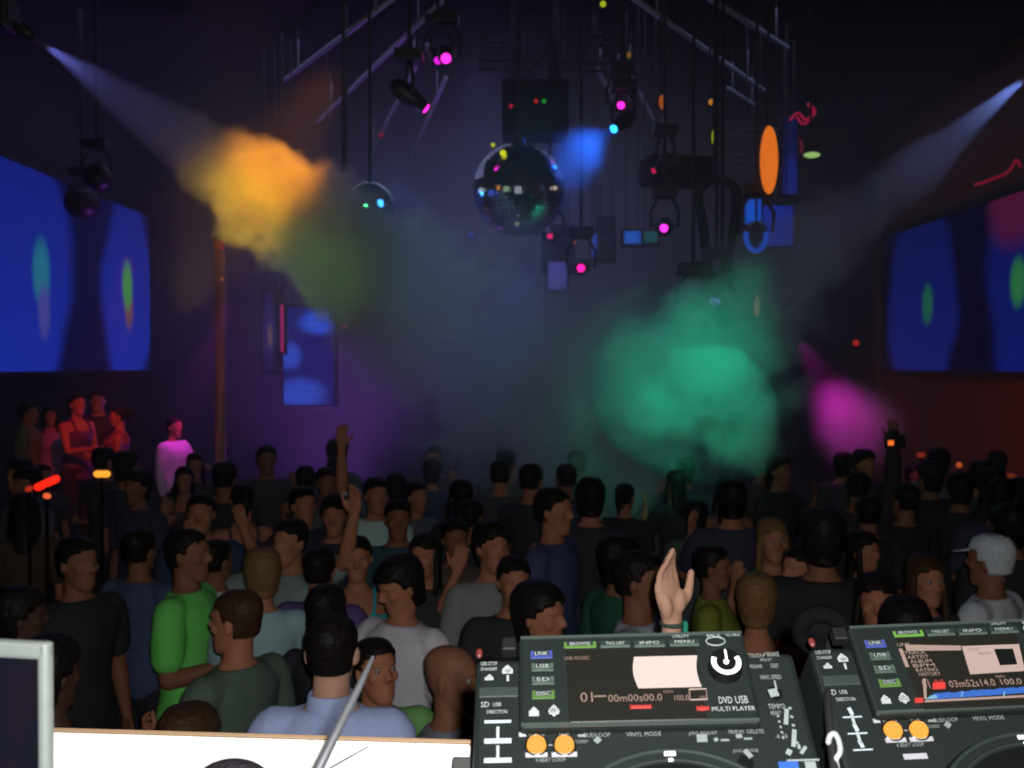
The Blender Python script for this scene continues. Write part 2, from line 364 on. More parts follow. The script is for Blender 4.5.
dot(471, 235, 2.6, 10, (.02, .04, .3), .8, 'dim blue lamp dot beneath the mirror ball')
dot(222, 279, 1.5, 9.8, (.3, .06, .01), .9, 'tiny orange lamp dot on the tall thin pole')
dot(222, 248, 2.2, 9.8, (.2, .004, .03), .9, 'tiny crimson lamp dot at the top of the tall thin pole')
dot(856, 343, 3.2, 9, (.30, .012, .008), .9, 'small red lamp dot near the smoke below the screen')

# --- moving heads
M_fix = mat('fixture_black', (.03, .03, .034), .45)
def moving_head(px, py, d, col, s, target, r=.055, label='', power=0, beam=6, blend=.5, scale=1.0):
    """yoke lamp hung from above: base, yoke, head, lens; aims at target"""
    c = P(px, py, d); tgt = Vector(target); f = (tgt-c).normalized(); q = f.to_track_quat('Z', 'Y').to_matrix()
    t = setp(empty('stage_lamp', c), label, 'stage lamp'); k = scale
    back = -f*(.26*k)
    bm = bmesh.new(); tube(bm, [back, back*.6, -f*.05*k, -f*.01], [.07*k, .085*k, r*1.5, r*1.25], 16); obj('lamp_head', bm, M_fix, t, True)
    bm = bmesh.new(); ell(bm, f*.02, (r, r, r*.35), q, 20, 10); obj('lens', bm, emit('lamp_lens', col, s), t, True)
    side = f.cross(Vector((0, 0, 1))); side = side.normalized() if side.length > .1 else Vector((1, 0, 0))
    top = back*.55 + Vector((0, 0, .26*k)); bm = bmesh.new(); m = back*.55
    tube(bm, [m+side*.12*k, m+side*.13*k+Vector((0, 0, .14*k)), top+side*.06*k, top-side*.06*k, m-side*.13*k+Vector((0, 0, .14*k)), m-side*.12*k], .014*k, 8); obj('yoke', bm, M_fix, t, True)
    bm = bmesh.new(); box(bm, top+Vector((0, 0, .05*k)), (.22*k, .2*k, .09*k), bev=.012); obj('base_box', bm, M_fix, t)
    bm = bmesh.new(); cyl(bm, top+Vector((0, 0, .09*k)), Vector((top.x, top.y, ZC-c.z)), .016, seg=10); obj('drop_pipe', bm, mat('rod_dark', (.03, .03, .035), .5), t)
    if power: spot('stage_beam', c+f*.06, tgt, power, [x/max(col) for x in col], beam, blend, r*.5)
    return t
PK = (1.0, .02, .62)
BALL = P(519, 190, 8.5)
moving_head(424, 107, 8.0, PK, 3.2, P(545, 200, 8.3), .040, 'bright pink lamp whose beam grazes the mirror ball', 40, 5, .6)
moving_head(446, 58, 8.6, PK, 3.0, P(446, 200, 5), .042, 'bright pink lamp, the upper of a close pair near the ceiling')
moving_head(438, 60, 8.75, (.7, .01, .7), 1.3, P(438, 200, 5), .034, 'smaller violet lamp touching the bright upper pink lamp')
moving_head(621, 105, 9.0, PK, 2.2, P(600, 300, 4), .034, 'small pink lamp just above the cyan lamp')
moving_head(664, 228, 9.0, (1.0, .03, .8), 2.4, P(600, 380, 3), .036, 'small pink lamp beside the teal LED block')
moving_head(581, 268, 9.0, (1.0, .01, .35), 2.2, P(560, 420, 3), .036, 'small pink lamp low under the slim black speaker box')
moving_head(550, 236, 9.2, (.7, .01, .14), 1.2, P(540, 420, 3), .026, 'tiny red-pink lamp close below the mirror ball')
moving_head(655, 170, 9.2, (.5, .005, .06), 1.1, P(560, 230, 8.6), .028, 'tiny red lamp shining from the flat black speaker box')
moving_head(615, 128, 8.8, (.02, .35, 1.0), 5.0, P(560, 172, 8.3), .036, 'cyan lamp throwing a thick blue beam into the haze', 0)
moving_head(715, 300, 8.9, (.25, .2, 1.0), .8, P(700, 420, 8.2), .05, 'lamp at the foot of the black pipe loop over the green smoke')
moving_head(693, 320, 8.9, (.18, .14, .8), .6, P(693, 420, 7.6), .12, 'wide violet-blue flood lamp just above the green smoke', scale=1.2)
moving_head(722, 320, 8.8, (.2, .16, .9), .55, P(722, 420, 7.6), .075, 'smaller violet-blue flood lamp beside the wide flood lamp')
moving_head(756, 234, 9.6, (.01, .1, .75), .5, P(756, 330, 5), .07, 'lamp with a round blue-lit yoke before the square blue LED panel', scale=1.3)
moving_head(345, 322, 9.4, (.16, .12, .14), .4, P(400, 400, 5), .05, 'pale grey stage lamp beside the tall blue LED panel')
dot(344, 327, 2.6, 9.2, (.45, .05, .08), .9, 'small pink indicator under the pale grey stage lamp')
dot(356, 321, 2.4, 9.2, (.35, .03, .05), .9, 'small rosy indicator at the tip of the pale grey stage lamp')
moving_head(98, 178, 9.5, (.25, .005, .25), .28, P(120, 240, 6), .09, 'stage lamp caught in purple light, given as lens glow, above the big projected picture')  # purple light falling on the fixture is put into its lens glow
moving_head(82, 203, 10.5, (.25, .005, .25), .4, P(90, 260, 6), .12, 'stage lamp caught in purple light, given as lens glow, in front of the big projected picture')  # here too the lens glow replaces purple light on the fixture
# round yoke ring; the blue light on it is put in as emission
c = P(756, 236, 9.5); bm = bmesh.new(); tube(bm, [c+Vector((.095*math.cos(a), 0, .14*math.sin(a))) for a in [PI*.95+PI*1.1*i/20 for i in range(21)]], .025, 10)
setp(obj('glowing_yoke_ring', bm, emit('blue_ring', (.008, .06, .45), .9), None, True), 'blue-lit half ring of the yoke, made to glow, around the lamp before the square panel', 'neon tube')
# black pipe loop hanging over the green smoke
bm = bmesh.new(); D = 9.2
tube(bm, bez([P(713, 312, D), P(708, 270, D), P(703, 225, D), P(698, 196, D), P(708, 182, D), P(722, 180, D), P(735, 188, D), P(736, 210, D), P(730, 250, D), P(720, 290, D), P(716, 312, D)], 5), .045, 10)
cyl(bm, P(715, 182, D), Vector((P(715, 182, D).x, D, ZC)), .02, seg=8)
setp(obj('pipe_loop', bm, mat('loop_black', (.012, .03, .03), .6), None, True), 'narrow black pipe loop tapering down above the green smoke', 'truss')

# --- mirror balls
def mirror_ball(px, py, rp, d, label, tint):
    c = P(px, py, d); r = rp*d/1000; t = setp(empty('mirror_ball', c), label, 'mirror ball')
    bm = bmesh.new(); n = 30; rows = []
    for i in range(1, n):
        th = PI*i/n; m = max(6, int(2*n*math.sin(th)))
        for k in range(m):
            ph = 2*PI*k/m; a = PI/n*.46; b = PI/m*.92
            vs = [bm.verts.new(Vector((math.sin(th+u*a)*math.cos(ph+v*b), math.sin(th+u*a)*math.sin(ph+v*b), math.cos(th+u*a)))*r) for u, v in ((-1, -1), (1, -1), (1, 1), (-1, 1))]
            bm.faces.new(vs)
    obj('mirror_facets', bm, mat('mirror_tile', tint, .08, 1, var=.3, scale=18), t)
    bm = bmesh.new(); ell(bm, (0, 0, 0), (r*.985,)*3, seg=32, rings=20); obj('ball_core', bm, mat('core_dark', (.01, .01, .01), .5), t, True)
    bm = bmesh.new(); cyl(bm, (0, 0, r*.98), (0, 0, r*1.1), r*.14); cyl(bm, (0, 0, r*1.1), (0, 0, ZC-c.z), .015, seg=10); obj('hanging_rod', bm, mat('rod_dark', (.03, .03, .035), .5), t)
mirror_ball(519, 190, 46, 8.5, 'large mirror ball hanging under the truss column', (.75, .75, .78))
mirror_ball(370, 207, 25, 8.8, 'smaller mirror ball with a green and blue glint behind the smoke', (.6, .7, .65))
mirror_ball(347, 330, 6, 10.5, 'very small mirror ball beside the tall blue LED panel', (.5, .5, .5))
for (x, y, r, c, w) in [(481, 190, 2.6, (.30, .28, .22), 'pale glint at the near edge'), (491, 193, 4, (.02, .05, .28), 'blue glint'), (506, 189, 3.6, (.14, .22, .14), 'greenish glint'),
                        (518, 190, 4.6, (.20, .20, .26), 'widest pale glint'), (555, 188, 2.6, (.40, .32, .26), 'pale glint furthest along'), (517, 224, 2.6, (.16, .14, .10), 'dull glint at the underside')]:
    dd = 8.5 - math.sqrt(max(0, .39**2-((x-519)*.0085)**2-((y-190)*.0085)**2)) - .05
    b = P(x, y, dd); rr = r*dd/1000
    bm = bmesh.new(); box(bm, b, (rr*1.5, .01, rr*1.5), bev=.004)  # glowing tile added as a painted reflection on the ball
    setp(obj('painted_mirror_glint', bm, emit('glint', c, 1.1)), w + ' of the row of glowing tiles added as mirror ball reflections', 'lamp', 'glowing tiles added as glints on the mirror ball')

# --- smoke jets: nozzles and plumes
def nozzle(apex, aim, label):
    f = (aim-apex).normalized(); t = setp(empty('smoke_jet_nozzle', apex), label, 'smoke jet')
    bm = bmesh.new(); cyl(bm, -f*.02, -f*.14, .02, .045); obj('nozzle_horn', bm, M_fix, t, True)
    bm = bmesh.new(); box(bm, -f*.26, (.16, .16, .2), bev=.02); obj('valve_body', bm, M_fix, t)
    bm = bmesh.new(); cyl(bm, -f*.26, Vector((-f.x*.26, -f.y*.26, ZC-apex.z)), .02, seg=10); obj('feed_pipe', bm, mat('rod_dark', (.03, .03, .035), .5), t)
def vmath(nt, op, a, b=None, c=None):
    n = nt.nodes.new('ShaderNodeMath'); n.operation = op
    for i, x in enumerate((a, b, c)):
        if x is None: continue
        if isinstance(x, (int, float)): n.inputs[i].default_value = x
        else: nt.links.new(x, n.inputs[i])
    return n.outputs[0]
def plume(apex, aim, L, tan, stops, label, seed, nscale=2.1, edge=.70, rate=.16):
    f = (aim-apex).normalized(); bm = bmesh.new(); cyl(bm, (0, 0, 0), (0, 0, L*1.12), .03, L*1.12*tan*1.6, 24)
    m, nt, out = nodes('smoke'); Lk = nt.links
    tc = nt.nodes.new('ShaderNodeTexCoord'); sep = nt.nodes.new('ShaderNodeSeparateXYZ'); Lk.new(tc.outputs['Object'], sep.inputs[0])
    nz = nt.nodes.new('ShaderNodeTexNoise'); nz.noise_dimensions = '4D'; nz.inputs['W'].default_value = seed; nz.inputs['Scale'].default_value = nscale; nz.inputs['Detail'].default_value = 4; nz.inputs['Roughness'].default_value = .55
    Lk.new(tc.outputs['Object'], nz.inputs['Vector'])
    X, Y, Z = sep.outputs
    r = vmath(nt, 'SQRT', vmath(nt, 'ADD', vmath(nt, 'MULTIPLY', X, X), vmath(nt, 'MULTIPLY', Y, Y)))
    ratio = vmath(nt, 'DIVIDE', r, vmath(nt, 'MULTIPLY_ADD', Z, tan, .015))
    zn = vmath(nt, 'DIVIDE', Z, L)
    amp = vmath(nt, 'MULTIPLY', vmath(nt, 'MINIMUM', vmath(nt, 'MULTIPLY', zn, 3.4), 1), 2.9)
    rn = vmath(nt, 'ADD', ratio, vmath(nt, 'MULTIPLY', vmath(nt, 'SUBTRACT', nz.outputs['Fac'], .5), amp))
    mr = nt.nodes.new('ShaderNodeMapRange'); mr.interpolation_type = 'SMOOTHSTEP'; Lk.new(rn, mr.inputs['Value'])
    mr.inputs['From Min'].default_value = 1.0; mr.inputs['From Max'].default_value = edge; mr.inputs['To Min'].default_value = 0; mr.inputs['To Max'].default_value = 1
    cr = nt.nodes.new('ShaderNodeValToRGB'); Lk.new(zn, cr.inputs['Fac']); cr.color_ramp.interpolation = 'EASE'
    mxv = max(v for _, v in stops); els = cr.color_ramp.elements
    while len(els) < len(stops): els.new(.5)
    for e, (p, v) in zip(els, stops): e.position = p; e.color = (v/mxv,)*3 + (1,)
    dens = vmath(nt, 'MULTIPLY', vmath(nt, 'MULTIPLY', mr.outputs[0], cr.outputs['Color']), mxv)
    vs = nt.nodes.new('ShaderNodeVolumeScatter'); vs.inputs['Color'].default_value = (.96, .96, .97, 1); vs.inputs['Anisotropy'].default_value = 0
    Lk.new(dens, vs.inputs['Density']); Lk.new(vs.outputs[0], out.inputs['Volume'])
    m.cycles.volume_step_rate = rate
    o = obj('smoke_plume', bm, m); o.location = apex; o.rotation_euler = f.to_track_quat('Z', 'Y').to_euler()
    return setp(o, label, 'smoke', kind='stuff')
A0 = P(42, 43, 6.0); A1 = P(600, 425, 9.0)
B0 = P(1026, 77, 6.2); B1 = P(640, 400, 8.8)
nozzle(A0, A1, 'small black smoke nozzle at the tip of the orange-lit plume'); nozzle(B0, B1, 'small black smoke nozzle at the tip of the green-lit plume')
plume(A0, A1, 6.0, .23, [(0, 2.5), (.08, 1.0), (.19, 1.3), (.25, 5.0), (.41, 5.0), (.50, 1.6), (.60, .8), (.85, .45), (1, 0)], 'long smoke plume lit orange, then yellow, green and grey', 3.1)
plume(B0, B1, 5.0, .20, [(0, 2.0), (.1, .9), (.35, .8), (.62, .8), (.76, 1.2), (.92, 1.0), (1, 0)], 'long smoke plume that turns green where the flood lamps hit it', 8.4)
# a billow where the green light falls
def billow(c, rad, dens, label, seed, nscale=1.5, rot=0, amp=1.6, e=.35):
    bm = bmesh.new(); ell(bm, (0, 0, 0), rad, seg=24, rings=14)
    m, nt, out = nodes('smoke'); Lk = nt.links
    tc = nt.nodes.new('ShaderNodeTexCoord'); mp = nt.nodes.new('ShaderNodeMapping'); mp.inputs['Scale'].default_value = [1/x for x in rad]; Lk.new(tc.outputs['Object'], mp.inputs['Vector'])
    ln = nt.nodes.new('ShaderNodeVectorMath'); ln.operation = 'LENGTH'; Lk.new(mp.outputs[0], ln.inputs[0])
    nz = nt.nodes.new('ShaderNodeTexNoise'); nz.noise_dimensions = '4D'; nz.inputs['W'].default_value = seed; nz.inputs['Scale'].default_value = nscale; nz.inputs['Detail'].default_value = 4
    Lk.new(tc.outputs['Object'], nz.inputs['Vector'])
    v = vmath(nt, 'ADD', ln.outputs['Value'], vmath(nt, 'MULTIPLY', vmath(nt, 'SUBTRACT', nz.outputs['Fac'], .42), amp))
    mr = nt.nodes.new('ShaderNodeMapRange'); mr.interpolation_type = 'SMOOTHSTEP'; Lk.new(v, mr.inputs['Value'])
    mr.inputs['From Min'].default_value = .98; mr.inputs['From Max'].default_value = e; mr.inputs['To Max'].default_value = dens
    vs = nt.nodes.new('ShaderNodeVolumeScatter'); vs.inputs['Color'].default_value = (.96, .96, .97, 1); Lk.new(mr.outputs[0], vs.inputs['Density']); Lk.new(vs.outputs[0], out.inputs['Volume'])
    m.cycles.volume_step_rate = .4
    o = obj('smoke_plume', bm, m); o.location = c; o.rotation_euler = (0, rot, 0); return setp(o, label, 'smoke', kind='stuff')
billow(P(712, 382, 8.2), (1.02, .7, .85), 3.6, 'ragged billow of green-lit smoke over the crowd', 2.2, 1.7, 0, 3.0, .62)
billow(P(848, 425, 9.3), (.60, .5, .70), 1.6, 'soft patch of smoke lit magenta beside the green billow', 5.2, .8, -.6)
billow(P(578, 155, 8.5), (.34, .3, .42), 2.6, 'small puff of smoke lit deep blue under the cyan lamp', 6.7, 2.0, .4)
# thin room haze
bm = bmesh.new(); box(bm, (0, 0, 0), (2*XW-.1, 10.6, ZC-.1)); m, nt, out = nodes('room_haze')
tc = nt.nodes.new('ShaderNodeTexCoord'); nz = nt.nodes.new('ShaderNodeTexNoise'); nz.inputs['Scale'].default_value = .35; nz.inputs['Detail'].default_value = 2; nt.links.new(tc.outputs['Object'], nz.inputs['Vector'])
ln = nt.nodes.new('ShaderNodeVectorMath'); ln.operation = 'MULTIPLY'; ln.inputs[1].default_value = (.30, .22, .42); nt.links.new(tc.outputs['Object'], ln.inputs[0])
sb = nt.nodes.new('ShaderNodeVectorMath'); sb.operation = 'LENGTH'; nt.links.new(ln.outputs[0], sb.inputs[0])
mr = nt.nodes.new('ShaderNodeMapRange'); mr.interpolation_type = 'SMOOTHSTEP'; nt.links.new(sb.outputs['Value'], mr.inputs['Value']); mr.inputs['From Min'].default_value = 1.3; mr.inputs['From Max'].default_value = .1
mr.inputs['To Min'].default_value = .012; mr.inputs['To Max'].default_value = .14
vs = nt.nodes.new('ShaderNodeVolumeScatter'); vs.inputs['Color'].default_value = (.95, .95, .97, 1)
nt.links.new(vmath(nt, 'MULTIPLY', mr.outputs[0], vmath(nt, 'MULTIPLY_ADD', nz.outputs['Fac'], 1.4, .3)), vs.inputs['Density']); nt.links.new(vs.outputs[0], out.inputs['Volume']); m.cycles.volume_step_rate = .8
hz = obj('room_haze', bm, m); hz.location = (0, 11.0, ZC/2); setp(hz, 'thin haze that hangs in the whole hall over the dance floor', 'haze', kind='stuff')

# --- tall pole, little table lights
c = P(220, 360, 10.0); bm = bmesh.new(); cyl(bm, (c.x, c.y, 0), (c.x, c.y, 3.75), .055, seg=20); cyl(bm, (c.x, c.y, 0), (c.x, c.y, .03), .16, seg=20)
setp(obj('support_pole', bm, mat('coppery_pole', (.45, .20, .12), .5, .2, scale=5), None, True), 'tall thin copper-coloured pole standing beside the raised stage', 'pole')
def table_light(px, py, w, h, d, col, s, label, tilt=0, base=None):
    c = P(px, py, d); t = setp(empty('table_light', c), label, 'light'); W = w*d/1000; H = h*d/1000
    bm = bmesh.new(); q = Matrix.Rotation(tilt, 3, 'Y')
    tube(bm, [q@Vector((-W/2+H/2, 0, 0)), q@Vector((W/2-H/2, 0, 0))], H/2, 12); obj('glowing_tube', bm, emit('table_glow', col, s), t, True)
    bm = bmesh.new(); cyl(bm, (0, 0, -H*.2), (0, 0, -c.z if base is None else base-c.z), .009, seg=10); cyl(bm, (0, 0, (0 if base is None else base)-c.z), (0, 0, (0 if base is None else base)-c.z+.02), .12, seg=16)
    obj('stand', bm, mat('stand_black', (.006, .006, .006), .8, spec=.1), t)
table_light(47, 483, 29, 8, 5.6, (.85, .016, .006), 1.4, 'long tilted red light tube at the edge of the crowd', -.42)
table_light(29, 489, 9, 6, 5.7, (.35, .02, .008), 1, 'short dim red light tube beside the long red one', -.4)
table_light(102, 474, 18, 7, 6.6, (.95, .36, .03), 1.3, 'flat yellow-orange light below the red-lit guests')
table_light(47, 496, 9, 6, 5.5, (.65, .10, .03), 1.2, 'small round orange light under the long red tube', .2)
table_light(959, 465, 7, 6, 9.6, (.38, .07, .01), 1, 'small round orange light beyond the silhouettes by the dark red wall')
table_light(979, 493, 10, 5, 9.0, (.40, .03, .006), 1, 'flat red-orange light low between two silhouettes')
table_light(921, 455, 10, 5, 9.8, (.16, .016, .006), 1, 'dim red light seen just above the silhouetted heads')
table_light(1010, 480, 9, 14, 9.6, (.10, .016, .004), 1, 'tall dull amber light at the end of the row of silhouettes')

# ------------------------------------------------------------------ lights
point('camera_flash', (.032, -.02, 2.545), 170, (1.0, .97, .93), .012)
# plume A
def S(name, a, da, b, db, power, col, deg, blend=1.0, r=.06): return spot(name, P(*a, da), P(*b, db), power, col, deg, blend, r)
def AP(t): return A0.lerp(A1, t)
def BP(t): return B0.lerp(B1, t)
spot('orange_spot', P(350, 40, 5.3), P(266, 175, 7.0), 470, (1, .31, 0), 27, .9, .05)
spot('yellow_spot', P(170, 330, 5.4), P(232, 205, 6.9), 200, (1, .62, 0), 34, 1, .05)
spot('green_spot', P(260, 360, 5.6), P(318, 250, 7.3), 24, (.45, 1, .30), 44, 1, .05)
spot('lavender_spot', A0+(A1-A0).normalized()*.03, AP(.3), 13, (.2, .22, 1), 40, 1, .02)
spot('teal_spot', P(560, 60, 5.4), P(450, 325, 8.0), 34, (.25, .9, 1.0), 44, 1, .1)
# plume B
spot('pale_spot', B0+(B1-B0).normalized()*.03, BP(.4), 30, (.24, .34, 1), 40, 1, .02)
spot('green_flood', P(770, 250, 5.4), P(682, 392, 8.1), 370, (.006, 1, .55), 40, 1, .08)
spot('magenta_spot', P(800, 340, 9.1), P(850, 430, 9.3), 75, (1, .02, .72), 52, 1, .05)
# haze colours, aimed above the crowd
spot('blue_beam', P(615, 128, 8.7), P(568, 162, 8.5), 75, (.01, .13, 1), 70, 1, .03)
spot('blue_wash', P(470, 60, 11), P(560, 300, 10), 60, (.22, .25, 1), 80, 1, .2)
spot('violet_wash', P(340, 520, 12.6), P(300, 390, 11.9), 300, (.42, .09, 1), 120, 1, .2)
spot('red_pole_spot', P(235, 440, 9.2), P(220, 330, 10), 5, (1, .12, .05), 60, 1, .05)
# guests on the stage, the red wall
spot('stage_red_spot', P(130, 250, 8.2), P(95, 430, 10), 170, (1, .015, .05), 26, 1, .05)
spot('stage_magenta_spot', P(230, 300, 9.2), P(170, 445, 9.8), 110, (1, .03, .8), 24, 1, .05)
spot('wall_red_wash', (3.6, 10.5, 1.9), (6, 12.5, 2.2), 60, (1, .16, .08), 110, 1, .1)
# mirror ball catches
spot('ball_green', P(330, 200, 7.6), P(375, 205, 8.8), 20, (.05, 1, .3), 30, 1, .1)
point('ball_blue', P(400, 195, 8.5), 3, (.05, .35, 1), .1)
l = bpy.data.lights.new('added_ambient_wash', 'AREA'); l.energy = 62; l.color = (.5, .55, 1); l.shape = 'RECTANGLE'; l.size = 11; l.size_y = 5.5  # area lamp added to lift the dark with a faint blue veil
o = bpy.data.objects.new('added_ambient_wash', l); COL.objects.link(o); o.location = (0, 13, ZC-.15)
w = bpy.data.worlds.new('world'); w.use_nodes = True; sc.world = w
w.node_tree.nodes['Background'].inputs[0].default_value = (.0, .0, .0, 1)
# ------------------------------------------------------------------ people
HC = Vector((0, .0, 1.635))          # head centre of a 1.75 m figure facing -Y
def arm_pts(side, pose, fem):
    sx = -1 if side == 'R' else 1
    up, fo, ha = [Vector((v[0]*sx, v[1], v[2])).normalized() for v in ARMS[pose][:3]]
    sh = Vector((sx*(.165 if fem else .185), .01, 1.405)); 
    if up.z > .3: sh = sh + Vector((-.01*sx, 0, .035))
    el = sh + up*.285; wr = el + fo*.255
    return sh, el, wr, ha
ARMS = {  # upper, fore, hand directions (x outward), palm normal, finger curl
 'down': ((.14, .02, -1), (.05, -.18, -1), (.0, -.15, -1), (-1, 0, 0), .5),
 'bent': ((.18, -.05, -1), (-.25, -1, .25), (-.2, -1, .3), (-1, 0, .2), 1.0),
 'front': ((.10, -.45, -1), (-.45, -.9, .15), (-.4, -1, .1), (0, 0, -1), .6),
 'up': ((.22, -.08, 1), (.02, -.06, 1), (.0, -.1, 1), (0, -1, 0), .25),
 'wave': ((.75, -.3, -.15), (.35, -.25, 1), (.2, -.2, 1), (0, -1, 0), .3),
 'high': ((.8, -.2, .5), (.35, -.15, 1), (.2, -.1, 1), (0, -1, 0), .3),
 'face': ((.3, -.5, -.9), (-.25, -.25, 1), (-.1, -.3, 1), (-.4, .5, 0), .7),
 'hero': ((.10, -.06, 1), (-.02, -.06, 1), (.16, -.02, 1), (.62, -.78, 0), .42),
}
def hand(bm, wr, d, pn, curl, sx, r=1.0, hero=False):
    d = d.normalized(); pn = (pn - d*pn.dot(d)).normalized(); s = d.cross(pn).normalized()   # s: across the palm
    # thumb side: for the right hand palm towards viewer (-Y), fingers up, thumb lies at +X
    th = s if True else s
    th = th * (1 if sx < 0 else -1)
    th = -th if (d.cross(pn)).dot(th) < 0 and sx < 0 else th
    ring = []
    W = .040
    pal = [(-.01, .028, .020), (.02, .033, .019), (.05, .040, .017), (.078, .042, .015), (.092, .038, .012)]
    rings = []
    for (a, w, t) in pal:
        cc = wr + d*a
        rings.append([cc + th*(w*math.cos(2*PI*k/16)) + pn*(t*math.sin(2*PI*k/16)) for k in range(16)])
    loft(bm, rings)
    if hero:   # thenar and hypothenar pads
        ell(bm, wr + d*.036 + th*.022 + pn*.009, (.019, .019, .030), (d + th*.35).to_track_quat('Z', 'Y').to_matrix())
        ell(bm, wr + d*.036 - th*.022 + pn*.008, (.016, .016, .032), d.to_track_quat('Z', 'Y').to_matrix())
    lens = [.072, .080, .074, .058]; rad = [.0088, .0092, .0088, .0078]
    offs = [.030, .0105, -.0095, -.029]
    for i in range(4):
        L = lens[i]*(1.12 if hero else 1); b = wr + d*.085 + th*offs[i]
        cu = curl*(1 + .12*i); pts = [b]; ang = 0; fan = th*(.10-.07*i)*(.3 if hero else 1.0)
        if hero: fan = fan + th*(-.16*(1.5-i))
        for seg, k in ((.45, .35), (.30, .6), (.25, .5)):
            ang += cu*k; v = (d*math.cos(ang) + pn*math.sin(ang) + fan).normalized(); pts.append(pts[-1] + v*L*seg)
        R = rad[i]*r; tube(bm, pts, [R*1.05, R, R*.93, R*.78], 10)
    b = wr + d*.022 + th*.026 + pn*.006
    v1 = (d*.75 + th*.75 + pn*.25*(1+curl)).normalized(); v2 = (d*1.0 + th*(.45 if not hero else .30) + pn*.3*curl).normalized()
    tube(bm, [b, b+v1*.034, b+v1*.034+v2*.030, b+v1*.034+v2*.056], [.014*r, .0115*r, .0105*r, .0085*r], 10)

def ering(z, rx, ry, y, n=28, x=0):
    return [Vector((x+rx*math.cos(2*PI*k/n), y+ry*math.sin(2*PI*k/n), z)) for k in range(n)]
def torso_rings(fem, g=0.0, z0=.84, z1=1.5):
    T = [(.84, .150, .100, .005), (.92, .168, .112, .01), (1.0, .158, .104, .0), (1.1, .140, .094, -.004), (1.2, .150, .102, -.006), (1.3, .170, .114, -.008), (1.37, .182, .112, -.004), (1.415, .172, .095, .0), (1.45, .125, .078, .005), (1.475, .085, .064, .008), (1.5, .062, .058, .008)]
    if fem: T = [(.84, .155, .108, .01), (.92, .170, .118, .012), (1.0, .150, .10, .0), (1.1, .118, .084, -.002), (1.2, .126, .092, -.008), (1.29, .145, .118, -.022), (1.36, .158, .105, -.008), (1.41, .152, .086, .0), (1.445, .105, .07, .005), (1.475, .07, .056, .008), (1.5, .052, .05, .008)]
    out = []
    for i, t in enumerate(T):
        if z0-.001 <= t[0] <= z1+.001: out.append(ering(t[0], t[1]+g, t[2]+g, t[3]))
    return out
def add_head(bm, R, fem, fine):
    """head with face built about HC, turned by matrix R (about the neck)"""
    k = .94 if fem else 1.0
    def X(v): return HC + R @ (Vector(v)*k)
    H = [(-.122, .020, .022, -.058), (-.112, .036, .040, -.048), (-.088, .050, .062, -.030), (-.06, .058, .078, -.014), (-.03, .065, .088, -.004), (0, .070, .094, .0), (.03, .073, .097, .004), (.06, .071, .094, .008), (.085, .061, .080, .012), (.103, .044, .058, .014), (.114, .022, .028, .014)]
    loft(bm, [[X((rx*math.cos(2*PI*j/24), y+ry*math.sin(2*PI*j/24), z)) for j in range(24)] for (z, rx, ry, y) in H])
    tube(bm, [X((0, -.088, .022)), X((0, -.100, .0)), X((0, -.109, -.020)), X((0, -.098, -.028))], [.007, .0095, .0125, .008], 10)      # nose
    tube(bm, [X((-.011, -.096, -.026)), X((.011, -.096, -.026))], .009, 8)
    tube(bm, [X((-.042, -.075, .030)), X((-.02, -.089, .034)), X((.02, -.089, .034)), X((.042, -.075, .030))], .0085, 8)     # brow
    tube(bm, [X((-.022, -.080, -.060)), X((0, -.090, -.0575)), X((.022, -.080, -.060))], [.005, .0075, .005], 8)           # lips
    tube(bm, [X((-.018, -.079, -.070)), X((0, -.087, -.070)), X((.018, -.079, -.070))], [.005, .0075, .005], 8)
    ell(bm, X((0, -.072, -.098)), (.020, .018, .016))
    for s in (-1, 1):
        ell(bm, X((s*.043, -.062, -.018)), (.020, .018, .020))
        q = R @ Matrix.Rotation(s*.35, 3, 'Z'); ell(bm, X((s*.077, .010, -.004)), (.007, .018, .030), q, 12, 8)
CACHE = {}
